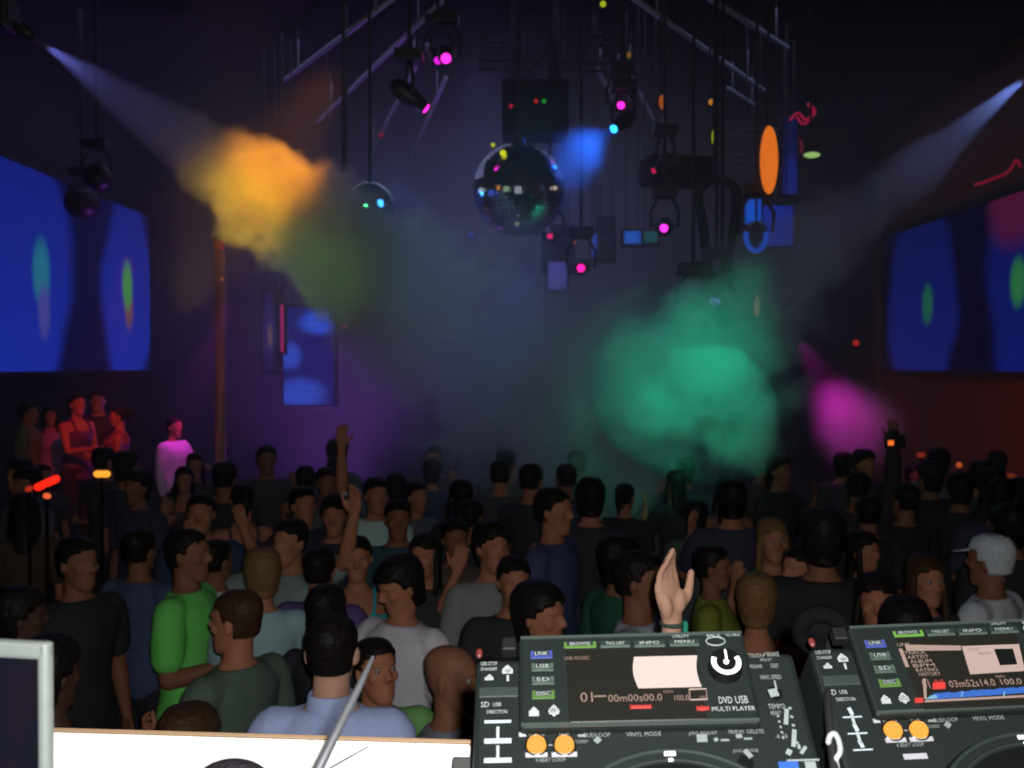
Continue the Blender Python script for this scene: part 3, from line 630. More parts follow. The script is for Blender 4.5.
def body_mesh(aR, aL, yaw, pitch, fem, vox, hero=False):
    key = ('b', aR, aL, yaw, pitch, fem, vox)
    if key in CACHE: return CACHE[key]
    bm = bmesh.new()
    R = (Matrix.Rotation(yaw, 3, 'Z') @ Matrix.Rotation(pitch, 3, 'X'))
    loft(bm, torso_rings(fem))
    nr = .048 if fem else .057
    tube(bm, [(0, .012, 1.44), (0, .008, 1.52), HC + R @ Vector((0, .012, -.06))], [nr*1.15, nr, nr*.95], 18)
    add_head(bm, R, fem, vox < .006)
    k = .85 if fem else 1.0
    for side, pose in (('R', aR), ('L', aL)):
        sx = -1 if side == 'R' else 1
        sh, el, wr, ha = arm_pts(side, pose, fem)
        tube(bm, [Vector((sx*.06, .01, 1.42)), sh], [.05*k, .056*k], 14)
        tube(bm, [sh, sh.lerp(el, .35), sh.lerp(el, .75), el], [.056*k, .050*k, .042*k, .039*k], 16)
        tube(bm, [el, el.lerp(wr, .25), el.lerp(wr, .7), wr], [.039*k, .042*k, .033*k, .0255*k], 16)
        pn = ARMS[pose][3]; pn = Vector((pn[0]*sx, pn[1], pn[2])) if pose != 'hero' else Vector(pn)
        hand(bm, wr, ha, pn, ARMS[pose][4], sx, 1.0, pose == 'hero')
    for s in (-1, 1):
        tube(bm, [(s*.085, .005, .88), (s*.095, 0, .72), (s*.10, -.005, .50), (s*.103, .005, .34), (s*.105, .015, .09)], [.088, .078, .054, .052, .036], 18)
        tube(bm, [(s*.106, .03, .05), (s*.108, -.03, .045), (s*.112, -.11, .03)], [.036, .036, .026], 12)
    me = remesh(bm, vox, 3 if vox > .005 else 2, .5)
    # eye sockets
    kk = .94 if fem else 1.0
    for s in (-1, 1):
        e = HC + R @ (Vector((s*.031, -.088, .010))*kk); din = R @ Vector((0, 1, 0))
        for v in me.vertices:
            d = (v.co-e).length
            if d < .019: v.co += din*(.007*(1-d/.019))
    CACHE[key] = me; return me
def shirt_mesh(aR, aL, style, fem):
    key = ('s', aR, aL, style, fem)
    if key in CACHE: return CACHE[key]
    bm = bmesh.new(); g = .014 if style != 'jacket' else .026
    if style == 'tank': loft(bm, torso_rings(fem, .010, .84, 1.37))
    else: loft(bm, torso_rings(fem, g, .84, 1.475))
    if style == 'tank':
        for s in (-1, 1): tube(bm, [(s*.085, -.105, 1.35), (s*.09, -.075, 1.43), (s*.088, 0, 1.475), (s*.09, .07, 1.43), (s*.085, .10, 1.35)], .018, 8, .6)
    k = (.85 if fem else 1.0)
    frac = {'tee': (.72, 0), 'long': (1, .94), 'jacket': (1, .96), 'tank': (0, 0), 'rolled': (1, .12)}[style]
    for side, pose in (('R', aR), ('L', aL)):
        if style == 'tank': continue
        sh, el, wr, ha = arm_pts(side, pose, fem); sx = -1 if side == 'R' else 1; G = g + (.008 if style in ('tee', 'rolled') else .003)
        tube(bm, [Vector((sx*.06, .01, 1.41)), sh], [.058*k+g*.4, .058*k+g], 14)
        a, b = frac; e2 = sh.lerp(el, a)
        tube(bm, [sh, sh.lerp(e2, .5), e2], [.056*k+g, .052*k+G, (.046 if a < 1 else .041)*k+G], 16)
        if b: w2 = el.lerp(wr, b); tube(bm, [el, el.lerp(w2, .35), w2], [.041*k+G, .042*k+G*.9, (.030 if b > .5 else .041)*k+G*.7], 16)
    # soft folds
    me = remesh(bm, .011, 3, .5)
    for v in me.vertices:
        n = noise.noise(Vector((v.co.x*9, v.co.y*9, v.co.z*5)))*.006 + noise.noise(Vector((v.co.x*22, v.co.y*22, v.co.z*9)))*.003
        c = Vector((0, 0, v.co.z)); d = (v.co-c); d.z = 0
        if d.length > .01: v.co += d.normalized()*n
    CACHE[key] = me; return me
def trousers_mesh(fem):
    key = ('t', fem)
    if key in CACHE: return CACHE[key]
    bm = bmesh.new(); g = .008
    loft(bm, [ering(.80, .13, .095, .008), ering(.84, .152+g, .102+g, .006), ering(.92, .170+g, .114+g, .01), ering(.98, .160+g, .106+g, .0)])
    for s in (-1, 1): tube(bm, [(s*.085, .005, .88), (s*.095, 0, .72), (s*.10, -.005, .50), (s*.103, .005, .34), (s*.106, .012, .10)], [.094, .090, .070, .066, .062], 18)
    me = remesh(bm, .013, 3); CACHE[key] = me; return me
def shoe_mesh():
    if 'shoe' in CACHE: return CACHE['shoe']
    bm = bmesh.new()
    rings = []
    for (y, w, h, z) in ((.075, .03, .05, .05), (.06, .042, .075, .055), (.02, .044, .085, .055), (-.03, .044, .065, .045), (-.09, .048, .045, .035), (-.14, .042, .035, .028), (-.165, .02, .022, .022)):
        rings.append([Vector((w*math.cos(2*PI*k/14), y, max(0, z+h*.5*math.sin(2*PI*k/14)))) for k in range(14)])
    loft(bm, rings); me = mesh(bm, True); CACHE['shoe'] = me; return me
def hair_mesh(style):
    key = ('h', style)
    if key in CACHE: return CACHE[key]
    bm = bmesh.new()   # about HC, facing -Y
    g = {'short': .010, 'crop': .0065, 'full': .020, 'long': .015, 'pony': .009, 'cap': .014}[style]
    H = [(-.10, .030, .045, .030), (-.085, .045, .065, .015), (-.06, .058, .078, -.002), (-.03, .065, .088, .0), (0, .070, .094, .0), (.03, .073, .097, .004), (.06, .071, .094, .008), (.085, .061, .080, .012), (.103, .044, .058, .014), (.114, .022, .028, .014)]
    loft(bm, [[Vector(((rx+g)*math.cos(2*PI*j/36), y+(ry+g)*math.sin(2*PI*j/36), z+(g if z > .05 else 0)*min(1, max(0, (z-.05)/.05)))) for j in range(36)] for (z, rx, ry, y) in H])
    bmesh.ops.subdivide_edges(bm, edges=bm.edges[:], cuts=1, use_grid_fill=True)
    for v in list(bm.verts):
        q = v.co; line = .068 - 3.2*q.x*q.x + .010*noise.noise(Vector((q.x*60, 3, 0)))
        face = q.y < -.030 and q.z < line
        side = q.z < .005 and q.y < .018
        low = q.z < -.052 + .006*noise.noise(Vector((q.x*40, 7, 0))) and style in ('short', 'crop', 'cap', 'pony')
        if face or side or low: v.co = Vector((q.x*.70, (q.y-.012)*.66+.012, q.z*.9))
    if style == 'long':
        rings = []
        for (z, rx, ry, y) in ((.03, .074, .055, .045), (-.04, .076, .048, .05), (-.12, .076, .040, .058), (-.20, .078, .032, .072), (-.28, .068, .026, .086), (-.33, .04, .016, .09)): rings.append(ering(z, rx, ry, y, 24))
        loft(bm, rings)
        for s in (-1, 1): tube(bm, [(s*.070, -.01, .03), (s*.082, -.02, -.05), (s*.086, -.03, -.13), (s*.082, -.05, -.21)], [.022, .024, .024, .015], 10, .8)
    if style == 'pony': tube(bm, [(0, .10, .06), (0, .14, .05), (0, .15, -.02), (0, .135, -.12)], [.022, .03, .028, .012], 12)
    me = remesh(bm, .006, 2)
    for v in me.vertices:
        n = noise.noise(v.co*45)*.003 + noise.noise(Vector((v.co.x*120, v.co.y*120, v.co.z*25)))*.0022
        v.co += v.co.normalized()*n
    CACHE[key] = me; return me
def cap_bits():
    if 'capbits' in CACHE: return CACHE['capbits']
    bm = bmesh.new(); 
    rings = []
    for y, w, t in ((-.08, .070, .008), (-.11, .070, .007), (-.145, .058, .006), (-.17, .03, .004)):
        rings.append([Vector((w*math.cos(2*PI*k/16), y, .05+t*math.sin(2*PI*k/16)-.25*(-.08-y))) for k in range(16)])
    loft(bm, rings); CACHE['capbits'] = mesh(bm, True); return CACHE['capbits']
SK = {'fair': (.60, .34, .24), 'tan': (.36, .15, .085), 'brown': (.22, .095, .055), 'dark': (.08, .04, .03)}
HR = {'black': (.011, .009, .008), 'brown': (.045, .022, .012), 'blonde': (.17, .095, .04), 'cap': (.5, .55, .6)}
def skin(n): return mat('skin_'+n, SK[n], .6, 0, .08, 25, spec=.2)
def cloth(c, n='cloth'): return mat(n, c, .85, 0, .12, 60, .15)
def eye_mesh():
    if 'eye' in CACHE: return CACHE['eye']
    bm = bmesh.new(); ell(bm, (0, 0, 0), (.0125,)*3, seg=16, rings=10); CACHE['eye'] = mesh(bm, True)
    bm = bmesh.new(); ell(bm, (0, -.0085, 0), (.0058, .0055, .0058), seg=12, rings=8); CACHE['iris'] = mesh(bm, True); return CACHE['eye']
def person(x, y, H=1.75, yaw=0, aR='down', aL='down', hy=0, hp=0, fem=False, hair='short', hc='black', sk='tan', shirt='tee', sc_=(.05, .05, .05), pc=(.02, .02, .03), vox=.0085, z=0, label=None, group=None, lean=0, face=False):
    """one figure: body (continuous) with hair and clothing as children; yaw 0 looks at the booth"""
    hy = math.radians(hy); hp = math.radians(hp)
    me = body_mesh(aR, aL, round(hy, 3), round(hp, 3), fem, vox)
    b = link('person', me, skin(sk)); b.location = (x, y, z); b.rotation_euler = (math.radians(lean), 0, math.radians(yaw)); s = H/1.755; b.scale = (s, s, s)
    setp(b, label, 'person', group)
    link('shirt' if shirt != 'tank' else 'tank_top', shirt_mesh(aR, aL, shirt, fem), cloth(sc_), b)
    link('trousers', trousers_mesh(fem), cloth(pc), b)
    for sx in (-1, 1):
        sh = link('shoe', shoe_mesh(), mat('shoe_leather', (.03, .025, .02), .5), b); sh.location = (sx*.108, 0, 0)
    if hair != 'bald':
        h = link('hair' if hair != 'cap' else 'knit_cap', hair_mesh(hair), mat('hair_'+hc, HR[hc], .5, 0, .4, 90, .3, spec=.12), b)
        h.location = HC; h.rotation_euler = (hp, 0, hy); k = .95 if fem else 1; h.scale = (k, k, k)
        # euler XYZ = Rz(hy) @ Rx(hp), as in body_mesh
    if face:
        eye_mesh(); R = Matrix.Rotation(hy, 3, 'Z') @ Matrix.Rotation(hp, 3, 'X'); kk = .94 if fem else 1
        for sx in (-1, 1):
            e = link('eye', CACHE['eye'], mat('eye_white', (.26, .24, .23), .4, spec=.1), b); e.location = HC + R @ (Vector((sx*.031, -.0745, .010))*kk); e.rotation_euler = (hp, 0, hy)
            i = link('iris', CACHE['iris'], mat('iris_dark', (.03, .015, .008), .2), e)
    return b
placed = []
def who(px, py, H, label, d=None, **k):
    """a named figure whose head top shows at pixel (px,py); depth follows from the height"""
    if d is None:
        v = RC @ Vector(((px-512)/FPX, (384-py)/FPX, -1)); d = (CAM.z-H)*v.y/(-v.z)
    p = P(px, py, d); placed.append((p.x, d)); H2 = p.z
    return person(p.x, d, H2 if H is None else H, label=label, **k)
# near group below the booth
who(332, 614, 1.75, 'person with short dark hair in a light blue collared shirt, seen from behind', yaw=178, hair='crop', sk='fair', shirt='long', sc_=(.46, .56, .92), vox=.006)
b1 = [o for o in COL.objects if o.name == 'person'][0]
bm = bmesh.new()     # stand-up collar
rg = lambda z, r, y, t: [Vector(((r)*math.cos(2*PI*k/28)*1.0, y+(r*.95)*math.sin(2*PI*k/28), z)) for k in range(28)]
loft(bm, [rg(1.450, .086, .008, 0), rg(1.48, .077, .010, 0), rg(1.519, .070, .010, 0), rg(1.522, .065, .010, 0), rg(1.49, .05, .01, 0)])
obj('collar', bm, cloth((.46, .56, .92)), b1, True)
who(376, 640, None, 'person in an olive green T-shirt looking up from beside the blue collared shirt', d=3.42, yaw=20, hy=15, hp=-8, aL='bent', hair='short', sk='tan', sc_=(.16, .38, .12), vox=.006, face=True)
who(401, 568, 1.68, 'person in a white T-shirt with head bowed aside', d=4.2, yaw=-35, hy=-25, hp=18, hair='full', sk='tan', sc_=(.62, .60, .66), vox=.006, aR='front')
who(452, 645, None, 'person with a shaved head in a grey shirt next to the grey adapter box', d=3.2, yaw=55, hy=15, hair='bald', sk='brown', shirt='long', sc_=(.20, .21, .25), vox=.006, face=True)
who(236, 592, 1.68, 'broad person in a dark grey-green T-shirt with brown face turned away', d=3.62, yaw=-120, hy=15, hair='crop', hc='brown', sk='tan', sc_=(.085, .125, .10), vox=.006, aL='bent')
who(188, 529, 1.75, 'person in a bright green T-shirt standing in profile with one arm hanging', yaw=85, hair='crop', sk='brown', sc_=(.15, .62, .12), aR='bent', pc=(.02, .025, .06), vox=.007)
who(216, 540, None, 'person in a pale grey-white shirt behind the bright green T-shirt', d=5.15, yaw=150, hair='short', sk='brown', sc_=(.55, .60, .55), aR='bent')
who(262, 549, None, 'person with dishevelled blonde hair and a pale blue top seen from behind', d=4.4, yaw=200, fem=True, hair='full', hc='blonde', sk='tan', sc_=(.30, .45, .50), aR='front', aL='front')
p_aqua = who(357, 537, 1.66, 'person in an aqua tank top with a pendant and one arm raised', d=4.9, yaw=8, fem=True, hair='pony', sk='tan', shirt='tank', sc_=(.03, .42, .50), aL='wave', aR='front', vox=.007, face=True)
bm = bmesh.new(); tube(bm, [Vector((.05*math.sin(a)*1.0, -.06-.075*max(0, math.cos(a)), 1.40-.13*max(0, math.cos(a))+.02)) for a in [(-PI/2)+PI*i/20 for i in range(21)]], .0025, 6); ell(bm, (0, -.148, 1.28), (.018, .008, .022)); obj('necklace', bm, mat('silver', (.8, .8, .8), .2, .6), p_aqua, True)
who(290, 520, None, 'person with both hands raised to the brow and a dull grey shirt', d=5.1, yaw=-30, hair='short', sk='tan', sc_=(.20, .27, .27), aL='high', aR='wave', vox=.008)
who(320, 548, None, 'person in a dusky purple top behind the long black hair', d=4.75, yaw=170, hair='short', sk='tan', sc_=(.11, .07, .22), aR='bent')
who(327, 577, 1.62, 'person with long black hair just behind the light blue collared shirt', d=3.98, yaw=160, fem=True, hair='long', sk='tan', sc_=(.02, .02, .03))
who(376, 478, 1.75, 'person in a pale mint T-shirt with one arm stretched straight up', yaw=25, hair='short', sk='tan', sc_=(.42, .60, .55), shirt='tee', aR='up', vox=.008)
who(425, 540, 1.66, 'person in black with curly dark hair beside the aqua tank top', d=4.95, yaw=-20, fem=True, hair='long', sk='tan', sc_=(.03, .03, .03))
who(554, 489, 1.82, 'tall person in a navy shirt looking aside in the middle of the floor', yaw=62, hair='short', sk='tan', shirt='long', sc_=(.05, .06, .16), vox=.008)
w14 = who(492, 524, 1.72, 'person in a grey long-sleeved top with a pale wristband', yaw=30, hair='full', sk='tan', shirt='rolled', sc_=(.22, .24, .23), aR='down', vox=.008)
sh, el, wr, ha = arm_pts('R', 'down', False); bm = bmesh.new(); cyl(bm, el.lerp(wr, .25), el.lerp(wr, .36), .050, .048, 20); obj('wristband', bm, cloth((.75, .78, .72)), w14, True)
who(514, 553, 1.64, 'person in dark clothes whose face catches light beside the grey sleeve', d=4.45, yaw=10, hair='short', sk='tan', sc_=(.03, .03, .035))
who(540, 584, 1.68, 'person in black turned toward the raised hand, near the display of the deck', d=3.7, yaw=60, hair='full', sk='tan', sc_=(.02, .02, .02), vox=.007)
who(455, 520, None, 'person in dull brown half hidden between the raised arm and the grey sleeve', d=5.6, yaw=15, hair='short', sk='brown', sc_=(.08, .06, .05))
who(640, 553, 1.75, 'person in a pale grey T-shirt just behind the big raised hand', d=4.0, yaw=70, hair='short', sk='brown', sc_=(.38, .42, .50), shirt='tee', vox=.007)
who(620, 538, None, 'tall dim person in green-tinged dark clothes behind the pale grey T-shirt', d=4.75, yaw=120, hair='full', sk='brown', sc_=(.02, .10, .06))
who(713, 545, None, 'slim person in a yellow-green top half lost in the haze', d=4.9, yaw=75, fem=True, hair='short', sk='brown', sc_=(.20, .23, .03))
who(772, 519, 1.70, 'person with blonde hair in an emerald top lifting a hand to the chin', d=5.2, yaw=-15, hy=20, fem=True, hair='long', hc='blonde', sk='tan', sc_=(.02, .22, .10), aR='face', shirt='tank', face=True)
who(757, 577, 1.66, 'person with short reddish blonde hair in a bright red top, back to the booth', d=4.0, yaw=165, fem=True, hair='full', hc='blonde', sk='tan', sc_=(.40, .02, .02), shirt='tank', vox=.007)
who(800, 545, None, 'person with bare arms in black next to the emerald top', d=4.6, yaw=-60, fem=True, hair='pony', sk='tan', shirt='tank', sc_=(.02, .02, .03), aL='bent')
who(822, 511, 1.86, 'very tall dark person with thick black hair, back to the booth', yaw=175, hair='full', sk='brown', shirt='jacket', sc_=(.015, .015, .02))
who(926, 550, 1.66, 'person with long dark hair facing the booth between two silhouettes', d=4.4, yaw=10, fem=True, hair='long', hc='brown', sk='tan', sc_=(.03, .03, .04), face=True)
who(876, 574, 1.66, 'person in black holding a forearm up beside the face', d=4.0, yaw=-15, fem=True, hair='long', sk='tan', aL='face', sc_=(.02, .02, .02))
pc_ = who(990, 539, 1.72, 'person wearing a pale patterned cap and a white shirt', d=4.55, yaw=-140, hair='cap', hc='cap', sk='brown', sc_=(.55, .60, .66), vox=.008)
link('cap_brim', cap_bits(), cloth((.4, .45, .5)), pc_).location = HC
who(1010, 505, None, 'tall dark person behind the white shirt and patterned cap', d=5.3, yaw=170, hair='full', sk='brown', sc_=(.02, .02, .03))
who(78, 534, 1.72, 'person in a black shirt with a pale collar seen in profile', d=4.5, yaw=60, hair='short', sk='brown', sc_=(.02, .022, .028), aL='down', vox=.008)
who(140, 530, None, 'person in a faded blue-grey shirt between the black shirt and the bright green one', d=5.2, yaw=160, hair='short', sk='brown', sc_=(.06, .08, .17))
who(201, 494, 1.74, 'person with a warm-lit face in front of the copper-coloured pole', yaw=10, hair='short', sk='tan', sc_=(.03, .04, .09))
who(225, 462, 1.80, 'tall dark silhouette at the foot of the copper-coloured pole', yaw=170, hair='short', sk='brown', sc_=(.02, .02, .03))
who(190, 702, 1.60, 'person with brown hair low against the pale ledge', d=2.62, yaw=170, fem=True, hair='full', hc='brown', sk='tan', sc_=(.03, .02, .02), vox=.007)
who(303, 487, None, 'person in dark clothes with a lit cheek behind the raised hands', d=6.4, yaw=40, hair='short', sk='tan', sc_=(.03, .03, .05))
who(335, 497, None, 'person lifting a forearm beside the pale mint T-shirt', d=6.0, yaw=0, hair='full', sk='tan', sc_=(.03, .03, .05), aR='wave')
who(398, 500, None, 'person in dark teal behind the raised forearm', d=5.9, yaw=10, hair='short', sk='brown', sc_=(.03, .07, .09))
# photographer in the crowd with an orange-lit camera
ph = who(858, 468, 1.75, 'silhouetted person holding a camera overhead before the magenta smoke', d=7.0, yaw=170, hair='short', sk='brown', shirt='long', sc_=(.03, .02, .03), aR='up', aL='down', vox=.008)
c = P(895, 441, 6.9); t = setp(empty('compact_camera', c, (0, 0, .3)), 'dark compact camera held up by the silhouetted photographer', 'camera')
bm = bmesh.new(); box(bm, (0, 0, 0), (.15, .05, .10), bev=.012); box(bm, (-.01, 0, .06), (.06, .045, .04), bev=.008); obj('camera_body', bm, mat('camera_black', (.02, .02, .022), .5), t)
bm = bmesh.new(); cyl(bm, (.0, .02, 0), (0, .08, 0), .035); obj('camera_lens', bm, mat('camera_black', (.02, .02, .022), .5), t, True)
bm = bmesh.new(); box(bm, (-.055, -.028, -.01), (.045, .01, .035), bev=.004); obj('focus_lamp', bm, emit('camera_lamp', (.85, .16, .02), 1.2), t)
sil = 'one of the dark silhouetted heads lined up before the dark red wall'
for (px, py, d, hr) in ((868, 496, 6.2, 'short'), (930, 462, 7.6, 'full'), (960, 474, 7.2, 'full'), (994, 467, 7.3, 'long'), (905, 484, 6.6, 'short'), (1018, 478, 6.9, 'short')):
    who(px, py, None, sil, d=d, yaw=random.choice((150, 175, 200)), hair=hr, fem=hr == 'long', sk='brown', sc_=(.02, .02, .025), shirt='tee', vox=.012, group='silhouettes by the dark red wall')
# guests on the raised stage
VZ = .52
for (px, py, d, yaw, aR, aL, fem, hair, shirt, c, sk, lab) in [
    (77, 393, 10.2, 60, 'front', 'bent', True, 'pony', 'tank', (.10, .04, .10), 'tan', 'red-lit guest leaning on the raised stage with both forearms forward'),
    (98, 390, 10.6, 10, 'down', 'down', False, 'short', 'tee', (.03, .02, .03), 'tan', 'red-lit guest with dark clothes behind the leaning guest'),
    (119, 406, 10.0, -75, 'down', 'bent', True, 'pony', 'tank', (.20, .05, .14), 'tan', 'red-lit guest in profile with a bare back on the raised stage'),
    (174, 417, 9.75, 70, 'down', 'front', False, 'short', 'long', (.7, .5, .7), 'tan', 'guest in a white shirt that glows magenta on the raised stage'),
    (50, 406, 10.4, 30, 'down', 'down', True, 'long', 'tee', (.25, .12, .25), 'tan', 'guest with a small magenta-lit shoulder near the big projected picture'),
    (28, 402, 10.1, 100, 'down', 'down', False, 'short', 'tee', (.12, .13, .05), 'tan', 'guest in dim olive green at the end of the raised stage')]:
    p = P(px, py, d); placed.append((p.x, d))
    person(p.x, d, p.z-VZ, yaw, aR, aL, 0, 0, fem, hair, 'black', sk, shirt, c, vox=.0085, z=VZ, label=lab)
# the big raised hand: its owner stands hidden below the deck
hd = 2.3; hp_ = P(676, 640, hd)
hero = person(0, hd, 1.72, 0, 'hero', 'down', 0, 0, True, 'short', 'brown', 'fair', 'tank', (.05, .2, .12), vox=.0042, label='person right behind the deck, a raised open hand with a wristband showing above the display')
sh, el, wr, ha = arm_pts('R', 'hero', True)
hs = hero.scale[0]; wpx = P(672, 618, hd)     # wrist goes here
hero.location = (wpx.x - wr.x*hs, hd - wr.y*hs, 0); placed.append((hero.location.x, hd))
zoff = wpx.z - wr.z*hs; HERO_OFF = zoff; s2 = (wpx.z)/wr.z; hero.scale = (s2,)*3; hero.location.x = wpx.x - wr.x*s2; hero.location.y = hd - wr.y*s2
bm = bmesh.new(); cyl(bm, wr - (wr-el).normalized()*.008, wr - (wr-el).normalized()*.017, .0295, None, 28); obj('wristband', bm, cloth((.05, .09, .06)), hero, True)
bm = bmesh.new(); box(bm, wr - (wr-el).normalized()*.02 + Vector((.030, -.012, 0)), (.012, .02, .032), bev=.004); obj('wristband_tag', bm, cloth((.02, .30, .20)), hero)
# the rest of the crowd
placed += [(P(47, 483, q).x, q) for q in (5.6, 5.2)] + [(P(102, 474, 6.6).x, 6.6)]
rnd = random.Random(5)
poses = [('down', 'down'), ('bent', 'down'), ('down', 'bent'), ('front', 'front'), ('down', 'face')]
far = [(.03, .03, .04), (.05, .045, .05), (.03, .05, .07), (.06, .04, .03), (.10, .10, .12), (.04, .04, .08), (.02, .02, .02), (.07, .09, .08)]
y = 5.45
while y < 9.3:
    xm = .50*y; x = -xm + rnd.uniform(0, .3)
    while x < xm:
        xx = x + rnd.uniform(-.1, .1); yy = y + rnd.uniform(-.13, .13); x += rnd.uniform(.62, .80) if (x < .1 or x > 2.2) else .82
        if any((xx-a)**2 + (yy-b)**2 < .44**2 for a, b in placed): continue
        if xx < -3.5 and yy > 9.2: continue
        placed.append((xx, yy)); aR, aL = rnd.choice(poses); fem = rnd.random() < .45
        back = rnd.random() < .5
        zone = 'in front of the raised stage' if xx < -yy*.18 else ('under the grey and teal smoke' if xx < yy*.18 else 'on the side of the dark red wall')
        g = 'dim dancers ' + zone
        person(xx, yy, rnd.uniform(1.58, 1.72) if fem else rnd.uniform(1.68, 1.82), yaw=rnd.choice((0, 20, -25, 40)) if not back else rnd.choice((150, 180, 205)), aR=aR, aL=aL, fem=fem,
               hair=rnd.choice(('long', 'pony', 'full')) if fem else rnd.choice(('short', 'full', 'short')), hc='black', sk=rnd.choice(('tan', 'brown', 'tan')), shirt='tank' if fem and rnd.random() < .5 else 'tee',
               sc_=rnd.choice(far), vox=.012, label='one of the barely lit dancers packed ' + zone, group=g)
    y += .62
# a few nearer dim dancers where the photograph is dark
for (px, py, d, yaw, H_) in ((20, 590, 3.9, 120, 0), (110, 585, 3.9, 150, 0), (50, 640, 3.1, 150, 0), (130, 668, 2.9, 190, 0), (590, 560, 4.2, 160, 0), (568, 575, 3.9, 30, 0), (290, 612, 3.3, 170, 0), (905, 600, 3.5, 170, 0), (985, 600, 3.6, 180, 0), (835, 580, 3.9, 170, 0), (675, 560, 4.9, 180, 0), (470, 590, 3.9, 0, 0)):
    p = P(px, py, d)
    if any((p.x-a)**2 + (d-b)**2 < .40**2 for a, b in placed): continue
    placed.append((p.x, d))
    person(p.x, d, p.z, yaw=yaw, hair='full', hc='black', sk='dark', shirt='tee', sc_=(.012, .012, .016), aR='down', aL='down', vox=.0085, label='one of the nearly black figures standing close below the booth', group='nearly black figures close below the booth')
# ------------------------------------------------------------------ booth furniture and gear
M_plastic = mat('black_plastic', (.0075, .0115, .0105), .55, spec=.25)
M_gloss = mat('gloss_black', (.005, .006, .006), .3, spec=.35)
M_print = mat('white_print', (.30, .33, .33), .6)
M_dimprint = mat('grey_print', (.22, .27, .25), .6)
# ledge: white top with a tan strip along the far edge
la = P(40, 727.5, 1.122); lb = P(471, 740, 1.084)
ang = math.atan2(lb.y-la.y, lb.x-la.x); zl = lb.z
L0 = Vector((-1.9, 0, 0)); t = setp(empty('booth_ledge', (lb.x, lb.y, zl), (math.radians(42), 0, ang)), 'white booth ledge with a thin tan strip along its far edge', 'ledge')
bm = bmesh.new(); box(bm, (-.95, -.14, -.013), (1.9, .272, .026), bev=.003); obj('ledge_board', bm, mat('white_laminate', (.86, .86, .84), .5), t)
bm = bmesh.new(); box(bm, (-.95, -.002, -.0125), (1.9, .0045, .027), bev=.001); obj('edge_strip', bm, mat('tan_wood_strip', (.26, .17, .10), .5, scale=60), t)
for x in (-1.85, -1.0, -.12):
    bm = bmesh.new(); box(bm, (x, -.13, -.05), (.03, .20, .05)); obj('bracket', bm, M_plastic, t)
# desk below the gear
dk = setp(empty('equipment_desk', (.1, .72, .92)), 'black equipment desk that carries the decks and the laptop', 'desk')
bm = bmesh.new(); box(bm, (0, 0, .90), (2.7, .80, .04), bev=.004); obj('desk_top', bm, M_plastic, dk)
for sx in (-1, 1):
    for sy in (-1, 1):
        bm = bmesh.new(); box(bm, (sx*1.28, sy*.34, .44), (.06, .06, .88)); obj('leg', bm, M_plastic, dk)
DESK = 1.84

